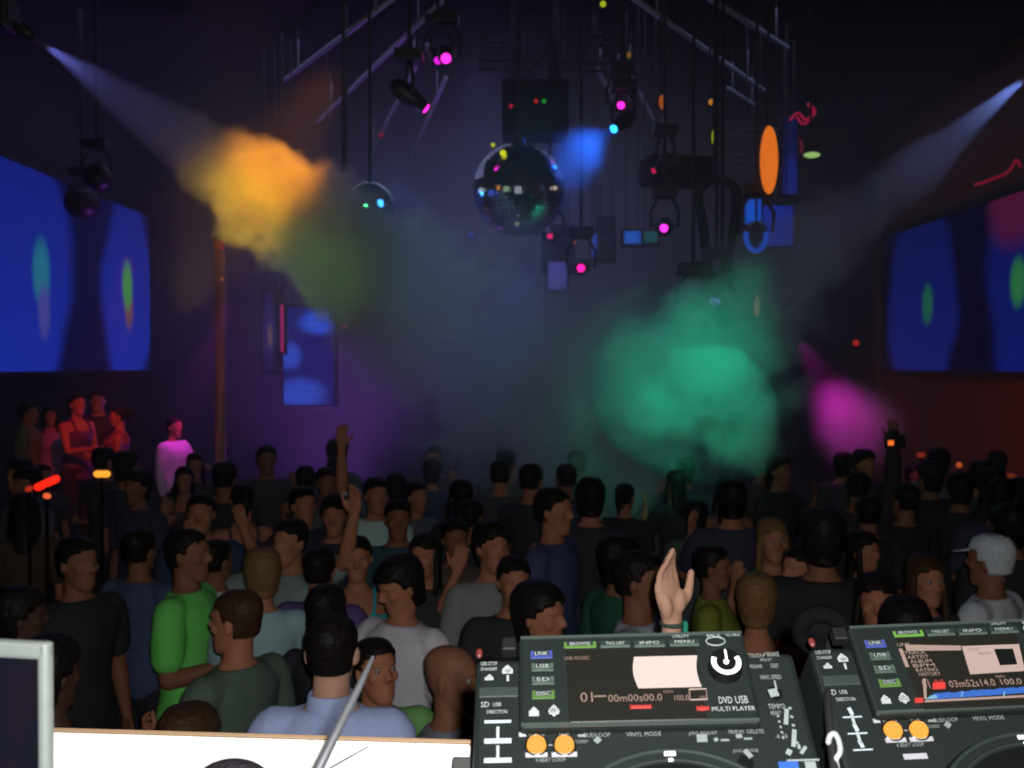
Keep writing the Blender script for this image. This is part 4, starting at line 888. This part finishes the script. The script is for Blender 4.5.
# --- decks. local frame: origin = upper near corner of the display panel, u right, v away, w out of the panel
DK1 = (Vector((.0092, 1.0538, 2.2117)), Euler((.6745, -.0323, -.0273)))
DK2 = (Vector((.378, 1.116, 2.2066)), Euler((.7552, -.0318, .0336)))
def deck(pose, label, second):
    loc, rot = pose; t = setp(empty('media_player', loc, rot), label, 'DJ deck')
    R = rot.to_matrix()
    def UV(px, py, w=0):
        v = RC @ Vector(((px-512)/FPX, (384-py)/FPX, -1)); n = R @ Vector((0, 0, 1)); o = loc + n*w
        k = (o-CAM).dot(n)/v.dot(n); q = R.transposed() @ (CAM + v*k - loc); return Vector((q.x, q.y, w))
    # the layout of deck 1 in its own plane (both decks are the same model)
    l1, r1 = DK1; R1 = r1.to_matrix()
    def U(px, py, w=0):
        v = RC @ Vector(((px-512)/FPX, (384-py)/FPX, -1)); n = R1 @ Vector((0, 0, 1)); o = l1 + n*w
        k = (o-CAM).dot(n)/v.dot(n); q = R1.transposed() @ (CAM + v*k - l1); return Vector((q.x, q.y, w))
    S_ = .00103   # metres per pixel on the panel
    SV = .00117
    bm = bmesh.new(); box(bm, (.118, -.205, -.052), (.332, .374, .080), bev=.006); obj('casing', bm, M_plastic, t)
    # raised display section
    bm = bmesh.new(); box(bm, (.116, -.053, -.018), (.236, .108, .036), bev=.004); obj('display_housing', bm, M_plastic, t)
    bm = bmesh.new(); box(bm, (.116, -.0015, .0008), (.232, .003, .0016)); box(bm, (.116, -.1035, .0008), (.232, .003, .0016)); obj('housing_edge', bm, mat('edge_grey', (.035, .05, .045), .5), t)
    bm = bmesh.new(); a = U(566, 651); b = U(707, 721); box(bm, ((a.x+b.x)/2, (a.y+b.y)/2, .0012), (b.x-a.x, a.y-b.y, .0024), bev=.001)
    obj('screen_glass', bm, emit('screen_dark', (.030, .026, .020), .25, base=(.005, .005, .004)), t)
    wP = .0012 # print height on housing
    wS = .0030 # on screen
    def rect(bm, c, w, h, z, rot=0, bev=.0004): box(bm, (c.x, c.y, z), (w, h, .0012), Matrix.Rotation(rot, 3, 'Z'), bev)
    def txt(bm, s, px, py, h, wpx=None, z=wP, uv=None):
        c = uv if uv is not None else U(px, py); text_mesh(bm, s, (c.x, c.y, z), h, Matrix.Identity(4), wpx*S_ if wpx else None)
    # top buttons
    for s, (x, y), w, lit in (('BROWSE', (580, 646), 33, 1), ('TAG LIST', (615, 645.5), 31, 0), ('INFO', (649.5, 645), 32, 0), ('MENU', (684, 644), 31, 0)):
        c = U(x, y); bm = bmesh.new(); rect(bm, c, w*S_, 8*SV, .002, 0, .0008); bt = obj('button', bm, mat('button_grey', (.015, .024, .022), .5), t)
        bm = bmesh.new(); rect(bm, c+Vector((0, -.0030, 0)), w*S_*.95, 2.6*SV, .0028); 
        if lit: rect(bm, c+Vector((-.45*w*S_, -.0005, 0)), .003, .007, .0028); rect(bm, c+Vector((.45*w*S_, -.0005, 0)), .003, .007, .0028)
        obj('indicator', bm, emit('lit_green', (.16, .42, .035), .8 if not second else 1.0) if lit else mat('button_edge', (.05, .075, .062), .5), bt)
        bm = bmesh.new(); txt(bm, s, x, y-.8, .0036, w*.62, .0030); obj('button_lettering', bm, M_print, bt)
    # source buttons
    for s, (x, y), col in (('LINK', (541.5, 656), (.07, .14, .75)), ('USB', (542.5, 668.5), None), ('SD', (543, 681.8), None), ('DISC', (543.5, 696), (.16, .42, .035))):
        c = U(x, y); bm = bmesh.new(); rect(bm, c, 23*S_, 9*SV, .002, 0, .0008); bt = obj('button', bm, mat('button_grey', (.015, .024, .022), .5), t)
        bm = bmesh.new(); rect(bm, c+Vector((0, -.0032, 0)), 22*S_, 3.2*SV, .0028); rect(bm, c+Vector((-.0095, 0, 0)), .0035, .009, .0028); rect(bm, c+Vector((.0095, 0, 0)), .0035, .009, .0028)
        obj('indicator', bm, emit('lit_src', col, .62) if col else mat('button_edge', (.05, .075, .062), .5), bt)
        bm = bmesh.new(); txt(bm, s, x, y-.8, .0042, 13, .0034); obj('button_lettering', bm, M_print, bt)
    # print on the housing
    bm = bmesh.new()
    txt(bm, 'BACK', 713.5, 635.6, .0045, 14); txt(bm, 'TAG TRACK', 732.5, 635.2, .0042, 15); txt(bm, 'UTILITY', 680.5, 637.0, .0032, 17)
    obj('printed_lettering', bm, M_print, t); bm = bmesh.new()
    txt(bm, 'DVD', 725.4, 700.7, .0075, 13); txt(bm, 'USB', 741.5, 700.2, .0085, 12); txt(bm, 'MULTI PLAYER', 733.5, 709.2, .0048, 41)
    obj('type_lettering', bm, M_print, t)
    for (x, y, k) in ((534, 714, 1), (554, 712, 0)):
        bm = bmesh.new(); c = U(x, y); rect(bm, c, .010, .006, wP); rect(bm, c+Vector((0, .004, 0)), .005, .005, wP, .78)
        if not k: rect(bm, c, .0085, .0085, wP, .78)
        obj('printed_symbol', bm, M_print, t)
    # back button ring, selector knob
    c = U(715.4, 642); bm = bmesh.new(); tube(bm, [Vector((c.x+.0098*math.cos(a), c.y+.0052*math.sin(a), .0015)) for a in [2*PI*i/24 for i in range(25)]], .0008, 6); obj('back_button', bm, mat('button_edge2', (.18, .21, .20), .5), t)
    c = U(725, 669); bm = bmesh.new(); cyl(bm, (c.x, c.y, 0), (c.x, c.y, .012), .0175, .0165, 36); kn = obj('selector_knob', bm, M_gloss, t)
    bm = bmesh.new(); N = 20
    pr = [(a, .0135) for a in [math.radians(152)+math.radians(236)*i/N for i in range(N+1)]]
    vs = [[bm.verts.new((c.x+r*math.cos(a), c.y+r*math.sin(a), .0126)) for r in (.0100*1.0+(.0016 if abs(i-N/2) < N*.3 else 0)*0, .0150)] for i, (a, _) in enumerate(pr)]
    for i in range(N): bm.faces.new((vs[i][0], vs[i+1][0], vs[i+1][1], vs[i][1]))
    cyl(bm, (c.x, c.y, .0115), (c.x, c.y, .0135), .0028); rect(bm, c+Vector((.001, .009, 0)), .0022, .011, .0128)
    obj('knob_ring', bm, mat('chrome_white', (.85, .9, .92), .35), kn)
    # screen content
    amber = emit('screen_amber', (.70, .42, .34), .62); pale = emit('screen_pale', (1.0, .80, .72), .95 if not second else .68); red = emit('screen_red', (1.0, .025, .012), .9)
    UU = UV if second else U
    def quad(bm, pts, z=wS, inset=None):
        top = [UU(*p) for p in pts]; a = [bm.verts.new((q.x, q.y, z)) for q in top]; b = [bm.verts.new((q.x, q.y, z-.0008)) for q in top]; n = len(a)
        bm.faces.new(a); bm.faces.new(b[::-1])
        for i in range(n): bm.faces.new((a[i], a[(i+1) % n], b[(i+1) % n], b[i]))
    def st(bm, s, x, y, h, w): c = UU(x, y); text_mesh(bm, s, (c.x, c.y, wS+.0003), h, Matrix.Identity(4), w*S_)
    if not second:
        bm = bmesh.new(); lf = [(634+3.2*math.sin(PI*i/8)*-1+i*.55, 658.5+i*3.9) for i in range(9)]; rt = [(697-2.6*math.sin(PI*i/8)+i*.55, 657.0+i*3.9) for i in range(9)]
        quad(bm, rt + lf[::-1]); obj('lit_field', bm, pale, t)
        bm = bmesh.new(); st(bm, 'LINK NO DISC', 577, 659.8, .0042, 25); obj('screen_title', bm, amber, t); bm = bmesh.new(); st(bm, '01', 586.5, 699, .011, 12); st(bm, '-', 600, 698, .0016, 12); st(bm, '00m00s00.0', 635, 699.5, .0080, 52)
        st(bm, '100.0', 681.5, 699.5, .0062, 14); st(bm, 'TEMPO', 668, 693.5, .0028, 10); st(bm, '-WIDE', 703, 699.4, .004, 9)
        obj('readout', bm, amber, t); bm = bmesh.new()
        c0 = [UU(x, y) for x, y in ((689, 691), (706, 690.5), (707, 701), (690, 701.5), (689, 691))]
        tube(bm, [Vector((q.x, q.y, wS)) for q in c0], .0008, 6); obj('readout_frame', bm, amber, t)
        bm = bmesh.new(); st(bm, 'DISC ERR', 641, 708.6, .0048, 21); st(bm, 'REM', 702.7, 710.2, .0055, 12); rect(bm, UU(641, 708.6), 19*S_, .0030, wS); rect(bm, UU(702.7, 710.2), 10*S_, .0034, wS); obj('red_readout', bm, red, t)
    else:
        cream = emit('screen_cream', (.62, .42, .34), .75)
        bm = bmesh.new(); quad(bm, [(904, 646), (960, 647), (960.5, 651.5), (906, 652)]); quad(bm, [(898, 650), (901.5, 650), (908.5, 668), (905, 668)])
        quad(bm, [(922, 680), (925, 680), (926, 700), (923.5, 700)]); quad(bm, [(924, 701.5), (1050, 695), (1050, 697), (924, 703.5)]); obj('screen_header', bm, cream, t)
        bm = bmesh.new()
        for i, s in enumerate(('TRACK', 'ARTIST', 'ALBUM', 'BPM', 'RATING', 'HISTORY')): st(bm, s, 914+i*3.0, 654+i*4.3, .0040, 23)
        st(bm, 'LINK', 903, 646, .004, 14); obj('list_lettering', bm, cream, t)
        bm = bmesh.new(); quad(bm, [(961, 647.5), (1018, 645.5), (1024, 672), (969.5, 675.5)]); obj('lit_field', bm, emit('screen_pale', (1.0, .72, .62), .58), t)
        bm = bmesh.new(); quad(bm, [(993, 651), (1011.5, 650.5), (1016, 666), (999, 667)], wS+.0012); obj('artwork_tile', bm, M_gloss, t)
        bm = bmesh.new(); st(bm, 'TITLE', 972, 651, .003, 12); st(bm, 'ARTIST', 984, 655, .003, 14); obj('field_lettering', bm, emit('screen_shade', (.35, .22, .18), .5), t)
        bm = bmesh.new(); st(bm, '01', 925, 685.5, .010, 7); st(bm, '03m52s14.0', 971, 684.6, .0080, 48); st(bm, '100.0', 1010, 683, .0070, 22); st(bm, 'TEMPO', 999, 678, .0028, 10); obj('readout', bm, amber, t)
        bm = bmesh.new(); st(bm, 'SLIP', 938, 682.5, .003, 10); quad(bm, [(932, 684), (944.5, 683.5), (944.5, 690), (932, 690.5)]); quad(bm, [(914, 699.5), (922, 699), (922.5, 703.5), (914.5, 704)]); obj('red_readout', bm, red, t)
        bm = bmesh.new(); w0 = [(932+i*4, 700.5-i*.28) for i in range(31)]; rs = random.Random(3)
        quad(bm, [(x, y) for x, y in w0[::-1]] + [(x, y-5-rs.uniform(0, 1.5)) for x, y in w0]); obj('waveform', bm, emit('wave_blue', (.01, .16, .75), .8), t)
        bm = bmesh.new(); quad(bm, [(925, 700.5), (936, 699.8), (936, 696.5), (930, 697)], wS+.0004)
        obj('waveform_tip', bm, emit('wave_pale', (.25, .6, .8), .8), t)
        for x in (960, 1002): bm = bmesh.new(); quad(bm, [(x, 698), (x+1.2, 698), (x+2.4, 693), (x+1.2, 693)], wS+.0006); obj('beat_marker', bm, emit('wave_pale', (.25, .6, .8), .8), t)
    # left column: usb, eject, direction
    wL = -.0108
    wq = -.0100
    bm = bmesh.new()
    def lt(s, x, y, h, w): c = U(x, y, wq-.0006); text_mesh(bm, s, (c.x, c.y, wq-.0006), h, Matrix.Identity(4), w*S_)
    def lr(x, y, w, h, rot=0): c = U(x, y, wq-.0006); box(bm, (c.x, c.y, wq-.0008), (w*S_, h*SV, .0012), Matrix.Rotation(rot, 3, 'Z'), .0003)
    bm = bmesh.new(); lt('USB STOP', 489, 663.5, .0045, 17); lt('STANDBY', 489, 669, .0038, 17); lr(489, 678.5, 9, 3); lr(489, 676.5, 5, 3, .78)
    lr(507.5, 671.5, 11, 4.0); lr(507.5, 669.2, 7.5, 7, .78); lr(507.8, 678, 2.5, 6)
    lt('SD', 485, 704.4, .0062, 8); lt('USB', 497, 704.2, .0045, 8); lt('DIRECTION', 497, 711.6, .0040, 20); lr(536.5, 730.5, .1, .1)
    for y in (733, 752): lr(497.8, y-.5, 3.0, 11)
    lr(522.5, 734.5, 7, 3.8)
    obj('printed_lettering', bm, M_print, t)
    bm = bmesh.new()
    if not second:
        for y, h in ((721.5, 2.6), (740.8, 4.4), (760.2, 4.2)): lr(497.8, y, 26, h)
    else:
        for y in (724, 741, 758): lr(498, y, 4, 7, .2); lr(498, y+6, 20, 1.4)
    obj('lever_marks', bm, mat('pale_blue_print', (.34, .40, .46), .5), t)
    bm = bmesh.new(); c = U(498.5, 692.5, wq); box(bm, (c.x, c.y, wq), (.040, .012, .003), bev=.001); obj('card_slot_cover', bm, mat('slot_grey', (.022, .032, .030), .5), t)
    bm = bmesh.new(); c = U(509.5, 652, wq); box(bm, (c.x, c.y+.003, wq+.004), (.0155, .016, .016), bev=.002); obj('usb_stick', bm, mat('usb_black', (.004, .004, .005), .6), t)
    bm = bmesh.new(); c = U(479.5, 654.5, wq); ell(bm, (c.x, c.y, wq+.002), (.0035, .006, .003), seg=12, rings=8); obj('status_light', bm, emit('status_red', (.4, .02, .01), .6), t, True)
    # loop buttons (orange) and their surround
    for s, x in (('IN / CUE', 536.5), ('OUT', 564.4)):
        c = U(x, 744.8, wq); bm = bmesh.new(); cyl(bm, (c.x, c.y, wq-.002), (c.x, c.y, wq+.003), .0095, .009, 28); obj('loop_button', bm, emit('amber_button', (1.0, .40, .03), 1.15), t, False)
        bm = bmesh.new(); tube(bm, [Vector((c.x+.0108*math.cos(a), c.y+.0108*math.sin(a), wq-.0005)) for a in [2*PI*i/28 for i in range(29)]], .0010, 6); obj('button_rim', bm, M_gloss, t)
    bm = bmesh.new(); lt('IN/CUE', 537, 735.4, .0042, 15); lt('OUT', 564, 735.4, .0042, 10); lt('RELOOP/EXIT', 581, 741.5, .0036, 14); lt('4 BEAT LOOP', 550.5, 759.8, .0042, 28); lr(550, 745, 5, 1.2); lr(582, 735.5, 8, 2.2)
    lt('CUE/LOOP', 596.5, 735, .0045, 26); lt('VINYL MODE', 643.6, 734, .0045, 33); lt('JOG ADJUST', 703, 733.5, .0045, 27); lt('MEMORY', 736.6, 731.8, .0042, 15); lt('DELETE', 755.5, 731.4, .0042, 16); lt('JOG MODE', 745.5, 751, .0042, 24)
    lr(597.5, 740, 6, 5, .78); lr(702, 738, 10, 7); lr(716, 739.5, 4, 3, .4); lr(739, 736, 6, 3.5); lr(748, 753.5, 5, 8, .6); lr(583, 729, 3, 3); lr(702, 725.5, 3, 2.6); lr(725, 740, 8, 1.8); lr(748, 738.5, 8, 1.8)
    obj('printed_lettering', bm, mat('print_mid', (.16, .185, .18), .6), t)
    bm = bmesh.new(); lr(536.5, 754.8, 21, 4.2); lr(564.4, 754.4, 24, 4.2)
    if second: lr(552, 772, 24, 5)
    obj('lit_bars', bm, mat('bar_white', (.30, .30, .33), .5), t)
    # right column: display/mode print, vinyl speed knobs, tempo
    bm = bmesh.new(); lt('TOUCH', 755, 655.5, .0050, 13); lt('/', 764, 654.8, .0055, 4); lt('BRAKE', 773, 654.2, .0055, 12); lt('ADJUST', 766, 660, .0042, 12); lt('RELEASE', 756, 666.3, .0040, 12); lt('START', 774.5, 665.8, .0055, 8)
    lt('VINYL SPEED', 770.7, 677, .0050, 21); lr(775.5, 685, 1.8, 9); lt('TEMPO', 776.5, 706.3, .0055, 16); lt('RESET', 776, 713, .0040, 10); lt('-6 -10', 781.5, 736, .0045, 11); lr(773.5, 692.6, 9, 7.5, .2)
    for k in range(5): lr(778+k*1.3, 716+k*5.4, 2.2, 1.6); lr(790+k*1.7, 708+k*8.6, 3.0, 1.8, -.4)
    lr(786.3, 716.5, 4.2, 15, -.25); lr(794.0, 738, 4.2, 16, -.25); lr(789, 752, 5, 5, -.6); lr(803.5, 750, 3.2, 8, -.7); lr(799, 746.5, 2.6, 4); lr(803, 760, 30, 1.4); lr(810.5, 765, 10, 6)
    obj('printed_lettering', bm, mat('print_right', (.20, .23, .23), .6), t)
    bm = bmesh.new(); lr(788.6, 765, 18, 6); obj('tempo_lamp', bm, emit('lit_blue', (.02, .20, .95), .95), t)
    for (x, y) in ((775, 692), (746, 762)):
        c = U(x, y, wq); bm = bmesh.new(); cyl(bm, (c.x, c.y, wq-.004), (c.x, c.y, wq-.001), .0085, .0075, 22); obj('small_knob', bm, M_gloss, t)
    bm = bmesh.new(); c = U(806, 800, wq); box(bm, (.262, -.27, wq-.0005), (.010, .13, .003), None, .001); box(bm, (.262, -.25, wq+.008), (.022, .032, .016), None, .003); obj('tempo_slider', bm, M_gloss, t)
    # jog wheel
    jc = Vector((.141, -.255, -.012)); bm = bmesh.new(); cyl(bm, jc, jc+Vector((0, 0, .010)), .128, .124, 72); jw = obj('jog_wheel', bm, M_plastic, t)
    bm = bmesh.new(); tube(bm, [jc+Vector((.1225*math.cos(a), .1225*math.sin(a), .010)) for a in [2*PI*i/90 for i in range(91)]], .0028, 8); tube(bm, [jc+Vector((.112*math.cos(a), .112*math.sin(a), .011)) for a in [2*PI*i/90 for i in range(91)]], .0016, 8)
    obj('jog_rim', bm, mat('rim_satin', (.018, .025, .025), .6, 0, spec=.12), jw, True)
    bm = bmesh.new(); cyl(bm, jc+Vector((0, 0, .010)), jc+Vector((0, 0, .0125)), .109, .108, 72); obj('platter', bm, M_gloss, jw)
    bm = bmesh.new(); box(bm, jc+Vector((.0, .118, .0125)), (.011, .0045, .002), None, .0006); box(bm, jc+Vector((0, .111, .0135)), (.005, .003, .002), None, .0006); obj('jog_mark', bm, mat('chrome_white', (.85, .9, .92), .35), jw)
    # play / cue buttons at the near corner
    for (u, v) in ((-.024, -.33), (-.024, -.37)):
        bm = bmesh.new(); cyl(bm, (u, v, -.012), (u, v, -.006), .015, .014, 28); obj('transport_button', bm, mat('button_grey', (.015, .024, .022), .5), t)
    # sloping stand down to the desk
    st_ = setp(empty('deck_stand', (loc.x+.118, loc.y-.17, DESK+.02)), ('slanted black stand under ' + ('the deck that shows a blue waveform' if second else 'the deck with the blank white display field')), 'stand')
    n = R @ Vector((0, 0, 1)); vd = R @ Vector((0, 1, 0)); ud = R @ Vector((1, 0, 0))
    for s in (-1, 1):
        bm = bmesh.new(); base = loc + ud*(.118+s*.13)
        q1 = base + vd*(-.03) - n*.095; q2 = base + vd*(-.37) - n*.095
        pts = [q1, q2, Vector((q2.x, q2.y, DESK+.02)), Vector((q1.x, q1.y, DESK+.02))]
        if q2.z < DESK+.03: pts[2] = Vector((q2.x, q2.y+.01, DESK+.02))
        off = ud*.012; A = [bm.verts.new(p-off-st_.location) for p in pts]; B = [bm.verts.new(p+off-st_.location) for p in pts]
        bm.faces.new(A); bm.faces.new(B[::-1])
        for i in range(4): bm.faces.new((A[i], A[(i+1) % 4], B[(i+1) % 4], B[i]))
        obj('side_plate', bm, M_plastic, st_)
    return t
deck(DK1, 'black media deck with a blank white field on its display', False)
deck(DK2, 'black media deck whose display shows a track list and a blue waveform', True)

# --- headphones hanging between the decks
hp = setp(empty('headphones', P(822, 632, 1.23)), 'black headphones lying between the two decks with a silvery hinge', 'headphones')
o = hp.location; loc_ = lambda px, py, d: P(px, py, d)-o
q = (CAM-o).normalized().to_track_quat('Z', 'Y').to_matrix() @ Matrix.Rotation(.5, 3, 'X')
bm = bmesh.new(); tube(bm, [q@Vector((.026*math.cos(a), .024*math.sin(a), 0)) for a in [2*PI*i/32 for i in range(33)]], .011, 10); obj('ear_cushion', bm, mat('cushion_black', (.003, .003, .004), .9, spec=.05), hp, True)
bm = bmesh.new(); ell(bm, q@Vector((0, 0, -.014)), (.032, .030, .018), q); obj('ear_cup', bm, mat('cup_black', (.003, .003, .004), .8, spec=.05), hp, True)
bm = bmesh.new(); tube(bm, bez([loc_(830, 640, 1.22), loc_(826, 672, 1.14), loc_(828, 705, 1.05), loc_(831, 740, .99), loc_(836, 790, .93)], 6), .009, 10, .5); obj('headband', bm, mat('band_black', (.02, .02, .022), .6), hp, True)
bm = bmesh.new(); tube(bm, bez([loc_(828, 744, .955), loc_(830, 736, .955), loc_(835, 734, .955), loc_(839, 742, .955), loc_(840, 752, .955), loc_(836, 760, .955), loc_(838, 771, .955)], 6), [.0016]*1 + [.0028]*35 + [.002], 10); obj('hinge', bm, mat('hinge_silver', (.40, .43, .46), .35, .2), hp, True)
# --- gooseneck rods
gn = setp(empty('gooseneck_lamp', P(300, 800, .82)), 'slanting grey gooseneck rod crossing the pale ledge', 'lamp'); o = gn.location
bm = bmesh.new(); tube(bm, [P(292, 822, .80)-o, P(318, 770, .815)-o, P(340, 725, .84)-o, P(360, 685, .865)-o, P(373, 657, .885)-o], [.0050, .0044, .0040, .0032, .0016], 14); obj('rod', bm, mat('rod_grey', (.075, .08, .09), .5, .3, scale=80), gn, True)
bm = bmesh.new(); e = P(292, 822, .80)-o; cyl(bm, e, Vector((e.x-.02, e.y-.02, DESK+.02-o.z)), .006, .008); cyl(bm, (e.x-.02, e.y-.02, DESK+.02-o.z), (e.x-.02, e.y-.02, DESK+.045-o.z), .035, .03, 24); obj('weighted_base', bm, M_plastic, gn, True)
gn = setp(empty('cable_tie_rod', P(340, 770, .86)), 'short thin black rod leaning over the pale ledge beside the gooseneck', 'rod'); o = gn.location
bm = bmesh.new(); tube(bm, [P(300, 782, .84)-o, P(330, 768, .85)-o, P(369, 746, .875)-o], [.0012, .0011, .0008], 8); obj('thin_rod', bm, mat('rod_black', (.03, .035, .04), .6), gn, True)
bm = bmesh.new(); e = P(300, 782, .84)-o; cyl(bm, e, Vector((e.x-.01, e.y, DESK+.02-o.z)), .003, .004, 10); cyl(bm, (e.x-.01, e.y, DESK+.02-o.z), (e.x-.01, e.y, DESK+.03-o.z), .02, .018, 20); obj('foot', bm, M_plastic, gn, True)
# --- dark rounded thing low on the ledge: a microphone resting on a block
mc = setp(empty('microphone', P(232, 790, .80)), 'dark rounded microphone head peeking up before the pale ledge', 'microphone'); o = mc.location
bm = bmesh.new(); ell(bm, (0, 0, .0), (.034, .024, .0245), seg=28, rings=16); obj('grille_ball', bm, mat('mesh_dark', (.025, .02, .025), .5, .4, scale=200, bump=.5), mc, True)
bm = bmesh.new(); tube(bm, [(.02, -.01, -.012), (.08, -.05, -.06), (.13, -.09, -.11)], [.019, .015, .012], 16); obj('handle', bm, M_plastic, mc, True)
bm = bmesh.new(); box(bm, (0, 0, (DESK+.02-o.z-.022)/2-.011), (.05, .05, abs(DESK+.02-o.z)-.022), bev=.004); obj('rest_block', bm, M_plastic, mc)
# --- grey adapter box on the ledge
c = P(462, 757, 1.02); c.z = zl
ab = setp(empty('adapter_box', (c.x-.002, 1.045, zl-.034), (math.radians(42), 0, -.06)), 'small dark grey adapter box with rounded corners beside the deck', 'box')
bm = bmesh.new(); box(bm, (0, 0, .0085), (.021, .05, .017), bev=.003); obj('box_shell', bm, mat('grey_shell', (.045, .05, .048), .5), ab)
bm = bmesh.new(); cyl(bm, (0, -.025, .008), (0, -.05, .008), .003); obj('plug', bm, M_plastic, ab)
# --- laptop: only the corner of its lid shows
ld = .75; tr = P(50, 642, ld); br = P(57, 768, .735)
LY = math.radians(-11)
lp = setp(empty('laptop', (tr.x, ld, tr.z), (0, 0, LY)), 'silver-framed laptop with a dark screen at the edge of the booth', 'laptop')
W_, H_ = .335, .232; tilt = Matrix.Rotation(math.radians(-1), 3, 'X')   # lid leans back
rz = Matrix.Rotation(math.radians(-.5), 3, 'Y')
Q = (rz @ tilt)
def lbox(bm, x0, x1, z0, z1, y0, y1, bev=0):
    vs = box(bm, ((x0+x1)/2, (y0+y1)/2, (z0+z1)/2), (x1-x0, y1-y0, z1-z0), None, bev)
def lobj(name, bm, m):
    o2 = obj(name, bm, m, lp); o2.rotation_euler = Q.to_euler(); return o2
bm = bmesh.new()     # frame with rounded corners: four bars + back
lbox(bm, -W_, 0, -.0135, 0, -.004, .006, .0035); lbox(bm, -W_, 0, -H_, -H_+.016, -.004, .006, .003); lbox(bm, -.0088, 0, -H_, 0, -.004, .006, .003); lbox(bm, -W_, -W_+.0105, -H_, 0, -.004, .006, .003); lbox(bm, -W_+.003, -.003, -H_+.003, -.003, .002, .006)
lobj('lid_frame', bm, mat('silver_lid', (.13, .15, .14), .5, .1, scale=50))
bm = bmesh.new(); lbox(bm, -W_+.010, -.010, -H_+.015, -.013, -.001, .002)
m, nt, out = nodes('laptop_screen'); b = nt.nodes.new('ShaderNodeBsdfPrincipled'); b.inputs['Base Color'].default_value = (.003, .003, .004, 1); b.inputs['Specular IOR Level'].default_value = .1; b.inputs['Roughness'].default_value = .25
tcn = nt.nodes.new('ShaderNodeTexCoord'); nzn = nt.nodes.new('ShaderNodeTexNoise'); nzn.inputs['Scale'].default_value = 14; nt.links.new(tcn.outputs['Object'], nzn.inputs['Vector'])
rp = nt.nodes.new('ShaderNodeValToRGB'); nt.links.new(nzn.outputs['Fac'], rp.inputs['Fac']); rp.color_ramp.elements[0].color = (.002, .003, .004, 1); rp.color_ramp.elements[0].position = .4; rp.color_ramp.elements[1].color = (.009, .001, .010, 1); rp.color_ramp.elements[1].position = .72
e2 = rp.color_ramp.elements.new(.58); e2.color = (.001, .002, .011, 1)
nt.links.new(rp.outputs['Color'], b.inputs['Emission Color']); b.inputs['Emission Strength'].default_value = 1; nt.links.new(b.outputs[0], out.inputs['Surface'])
lobj('screen', bm, m)
bot = Q @ Vector((0, 0, -H_))
bm = bmesh.new(); box(bm, (-W_/2+bot.x, bot.y-.115, bot.z-.012), (W_, .235, .022), bev=.004); obj('keyboard_base', bm, mat('silver_lid', (.13, .15, .14), .5, .1, scale=50), lp)
bm = bmesh.new()
for r in range(5):
    for k in range(13): box(bm, (-W_/2+bot.x-.14+k*.0233, bot.y-.045-r*.021, bot.z+.0005), (.020, .018, .003), bev=.0008)
obj('keyboard', bm, mat('key_black', (.03, .03, .03), .5), lp)
bm = bmesh.new(); box(bm, (-W_/2+bot.x, bot.y-.185, bot.z-.0006), (.10, .055, .001)); obj('trackpad', bm, mat('pad_grey', (.35, .36, .35), .5), lp)
lz = tr.z+bot.z-.0235
so = Matrix.Rotation(LY, 3, 'Z') @ Vector((-W_/2, -.11, 0))
ls = setp(empty('laptop_stand', (tr.x+so.x, ld+so.y, DESK+.02), (0, 0, LY)), 'low black stand beneath the silver-framed laptop', 'stand')
hgt = lz-DESK-.02
bm = bmesh.new(); box(bm, (0, 0, hgt-.008), (.30, .22, .014), bev=.002); obj('stand_top', bm, M_plastic, ls)
for s in (-1, 1):
    bm = bmesh.new(); box(bm, (s*.13, 0, (hgt-.014)/2), (.02, .2, hgt-.016)); obj('leg', bm, M_plastic, ls)
# ------------------------------------------------------------------ render look
vs_ = sc.view_settings; sc.display_settings.display_device = 'sRGB'; vs_.view_transform = 'Standard'; vs_.look = 'None'; vs_.exposure = 0; vs_.gamma = 1; vs_.use_curve_mapping = False
cy = sc.cycles; cy.max_bounces = 5; cy.diffuse_bounces = 1; cy.glossy_bounces = 2; cy.volume_bounces = 1; cy.transparent_max_bounces = 4; cy.use_denoising = True; cy.sample_clamp_indirect = 4
cy.volume_max_steps = 256
